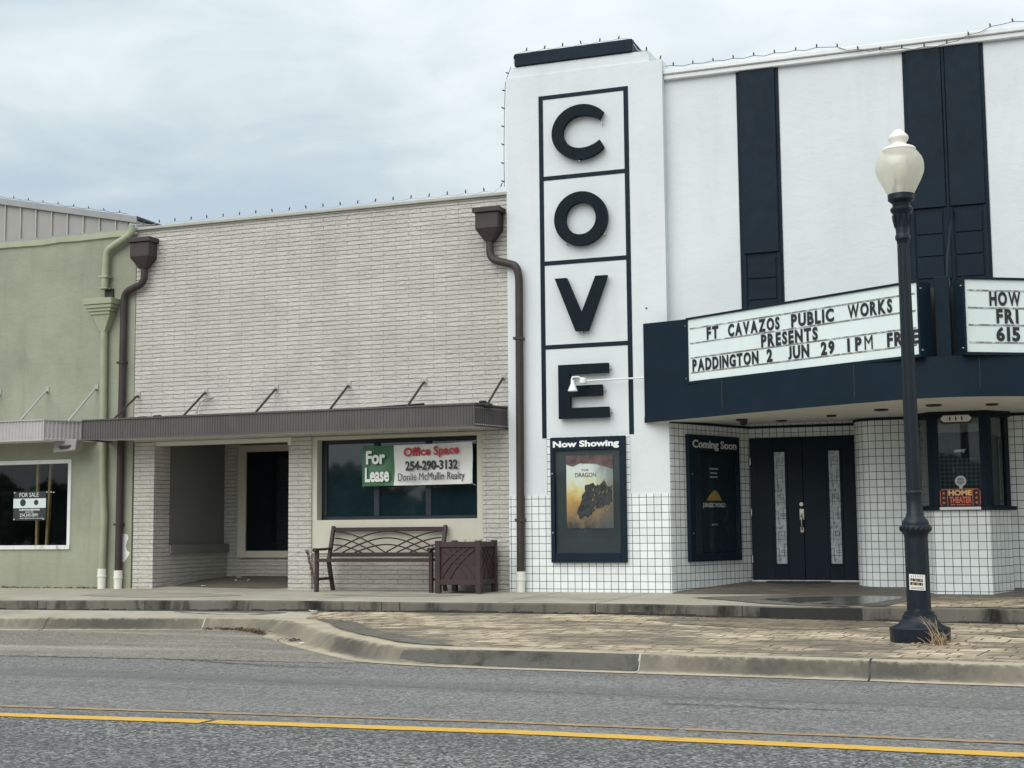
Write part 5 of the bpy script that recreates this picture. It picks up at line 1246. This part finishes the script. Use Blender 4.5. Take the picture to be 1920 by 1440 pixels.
litter('leaf_litter', 'drift of brown leaves in the gutter of the parking bay', M['leafbrown'], 700, lambda r: (lambda x: (x, lerp([(p.x, p.y) for p in B2], x)+.02+abs(r.gauss(0, .10)), .018+abs(r.gauss(0, .012))))(-10.1+1.3*r.random()**.7), .028, 5)
litter('leaf_litter', 'small pile of brown leaves at the kerb bend', M['leafbrown'], 130, lambda r: (r.gauss(-7.98, .10), 14.33+r.gauss(0, .05), .016+abs(r.gauss(0, .01))), .026, 6)
litter('grass_tufts', 'line of dead grass and dirt along the green wall foot', M['leafbrown'], 260, lambda r: (-17+3.1*r.random(), 18.83-abs(r.gauss(0, .05)), .37+abs(r.gauss(0, .008))), .04, 8)
litter('leaf_litter', 'thin scatter of small leaves and grit on the tan pavers', M['leafbrown'], 110, lambda r: (lambda x, f: (x, lerp(TT, x)+.1+f*(16.2-lerp(TT, x)-.1), lowz(x, lerp(TT, x)+.1+f*(16.2-lerp(TT, x)-.1))+.006))(-8+8.5*r.random(), r.random()**1.5), .022, 14)
litter('gravel_dirt', 'dirt gathered along the foot of the upper curb', M['leafbrown'], 500, lambda r: (lambda x: (x, 16.25-abs(r.gauss(0, .015)), lerp(EB, x)+.004))(-9.2+9*r.random()), .02, 10)
rr = random.Random(12)
def scrap(x, y, z, s, label, group=None):
    v = [(x+s*rr.uniform(.7, 1)*math.cos(a), y+s*.6*math.sin(a), z+.004+rr.uniform(0, .02)) for a in (0, 1.2, 2.4, 3.6, 5)]
    tag(MB().add(v + [(p[0], p[1], p[2]+.006) for p in v], [(4, 3, 2, 1, 0), (5, 6, 7, 8, 9)] + [(i, (i+1) % 5, 5+(i+1) % 5, 5+i) for i in range(5)]).build('paper_scrap', M['paper']), label, 'litter', group)
scrap(-12.3, 19.15, walkz(-12.3, 19.15), .05, 'crumpled white scrap of paper near the front of the porch')
scrap(-12.55, 20.6, walkz(-12.5, 20.6), .07, 'white scrap of paper at the ledge end deep in the porch'); scrap(-12.3, 20.1, walkz(-12.3, 20.1), .03, 'tiny white scraps on the porch floor', 'tiny porch scraps'); scrap(-12.1, 20.15, walkz(-12.1, 20.15), .03, 'tiny white scraps on the porch floor', 'tiny porch scraps')
scrap(-8.75, 16.15, lerp(EB, -8.75)-.004, .07, 'white scrap of litter at the foot of the upper curb'); scrap(-7.7, 13.95, .008, .04, 'white fleck of litter in the gutter at the curb bend')

# ------------------------------------------------------------------ string lights
bulb_me = None
def bulbs_on(root, pts, dirs):
    global bulb_me
    for p, d in zip(pts, dirs):
        if bulb_me is None:
            o = MB().lathe([(.053, .0), (.047, .0045), (.032, .0105), (.018, .0105), (.014, .009), (-.005, .009), (-.006, 0)], (0, 0, 0), 8).build('bulb', M['bulb'], root); bulb_me = o.data
            for v_ in bulb_me.vertices: v_.co += root_loc(root)     # mesh data about its own origin
        else:
            o = bpy.data.objects.new('bulb', bulb_me); C.objects.link(o); o.parent = root
        o.location = Vector(p)-root_loc(root); o.rotation_euler = Vector(d).to_track_quat('Z', 'Y').to_euler()
def string(label, path, spacing, sag=.0, mat=None, start=.1, d=(0, 0, 1), jit=.25):
    rr = random.Random(len(label)); path = [Vector(p) for p in path]; root = thing('string_light', label, 'string lights', tuple(path[0]), 'roof edge string lights')
    pts, dirs, wire = [], [], [path[0]]; dist = start
    segs = [(a, b, (b-a).length) for a, b in zip(path[:-1], path[1:])]; tot = sum(s[2] for s in segs)
    def at(t):
        for a, b, l in segs:
            if t <= l: return a.lerp(b, t/l)
            t -= l
        return path[-1].copy()
    while dist < tot:
        p = at(dist); pts.append(p + Vector((0, 0, .0))); dirs.append(Vector(d)+Vector((rr.uniform(-jit, jit), rr.uniform(-jit, jit), rr.uniform(-.1, .1))))
        wire.append(p); q = at(min(tot, dist+spacing/2)); q = q + Vector((0, 0, -sag+rr.uniform(-.008, .008))); wire.append(q); dist += spacing
    MB().tube(wire, .0042, 5).build('wire', mat or M['wire'], root); bulbs_on(root, pts, dirs); return root
string('string of small dark bulbs along the grey metal roof edge', [(-21, 22.95, tp(-21)+.035), (-16.4, 22.95, tp(-16.4)+.035)], .375, .02, M['wire'], .2)
string('string of small dark bulbs along the brick building roof edge', [(-13.4, 18.82, 6.135), (-7.2, 18.82, 6.125), (-7.11, 18.8, 6.3)], .292, .03, M['whitewire'], .12)
string('string of small dark bulbs hanging down the left tower edge', [(-7.0, 18.8, 7.92), (-7.09, 18.8, 7.70), (-7.095, 18.76, 7.2), (-7.105, 18.76, 6.6), (-7.11, 18.78, 6.15)], .27, .0, M['wire'], .1, d=(-1, -.3, .3))
string('string of small dark bulbs along the black tower cap', [(-6.95, 18.78, 7.95), (-6.94, 18.78, 8.12), (-5.19, 18.78, 8.115), (-5.13, 18.78, 7.93), (-4.97, 18.78, 7.92), (-4.94, 18.8, 7.80), (-4.74, 18.8, 7.75), (-4.735, 18.85, 7.58)], .277, .02, M['whitewire'], .08)
string('string of small dark bulbs drooping along the white theater roof edge', [(-4.72, 18.85, 7.66), (-4.5, 18.83, 7.64), (-2.45, 18.82, 7.645), (-2.2, 18.78, 7.56), (-1.9, 18.78, 7.50), (-1.25, 18.78, 7.46), (-.95, 18.78, 7.47), (-.55, 18.78, 7.58), (-.3, 18.82, 7.66), (4, 18.82, 7.66)], .283, .02, M['wire'], .12)

# ------------------------------------------------------------------ across the street (seen only as reflections in the glass)
def tree_mesh(seed, h_, r_):
    rr = random.Random(seed); mb = MB(); blobs = [(rr.gauss(0, r_*.5), rr.gauss(0, r_*.5), h_*.45+rr.random()*h_*.5, r_*rr.uniform(.3, .55)) for _ in range(11)]
    for _ in range(2600):
        bx_, by_, bz_, br = rr.choice(blobs); u = Vector((rr.gauss(0, 1), rr.gauss(0, 1), rr.gauss(0, 1))).normalized()*br*rr.uniform(.55, 1.1)
        p = Vector((bx_, by_, bz_))+u; a = Vector((rr.gauss(0, 1), rr.gauss(0, 1), rr.gauss(0, 1))).normalized()*rr.uniform(.2, .55); b = a.orthogonal().normalized()*rr.uniform(.15, .4)
        mb.add([p-a, p+b, p+a, p-b], [(0, 1, 2, 3)])
    return mb
protos = []
for i, (h_, r_) in enumerate(((5.2, 3.6), (6.2, 4.2), (4.8, 3.4))):
    t = thing('tree', 'leafy green tree across the street mirrored in the shop glass', 'tree', (-100-i*9, -66, -.06), 'trees across the street')
    c_ = tree_mesh(40+i, h_, r_); c_.v = [(p[0]+t.location.x, p[1]-66, p[2]-h_*.12) for p in c_.v]; c_.build('crown', M['foliage'], t)
    MB().tube([(t.location.x, -66, -.1), (t.location.x+.1, -66, h_*.3), (t.location.x, -65.9, h_*.6)], [.28, .2, .08], 8).build('trunk', M['bark'], t); protos.append(t)
for i in range(24):
    p = protos[i % 3]; t = p.copy(); C.objects.link(t); t.location = (-96+i*4.6, -64-(i*7 % 5)*1.3, -.06); t.rotation_euler = (0, 0, i*1.7)
    for ch in p.children: d_ = ch.copy(); C.objects.link(d_); d_.parent = t
up_ = thing('utility_pole', 'wooden utility pole with crossarm mirrored in the dark shop window', 'utility pole', (-50, -60, -.06))
MB().tube([(-50, -60, -.1), (-50, -60, 6.6)], [.17, .12], 10).build('pole', M['pole'], up_); MB().box(-51.7, -48.3, -60.1, -59.9, 6.0, 6.16).bar((-51, -60, 6.0), (-50, -60, 5.2), .07, .07).bar((-49, -60, 6.0), (-50, -60, 5.2), .07, .07).build('crossarm', M['pole'], up_)
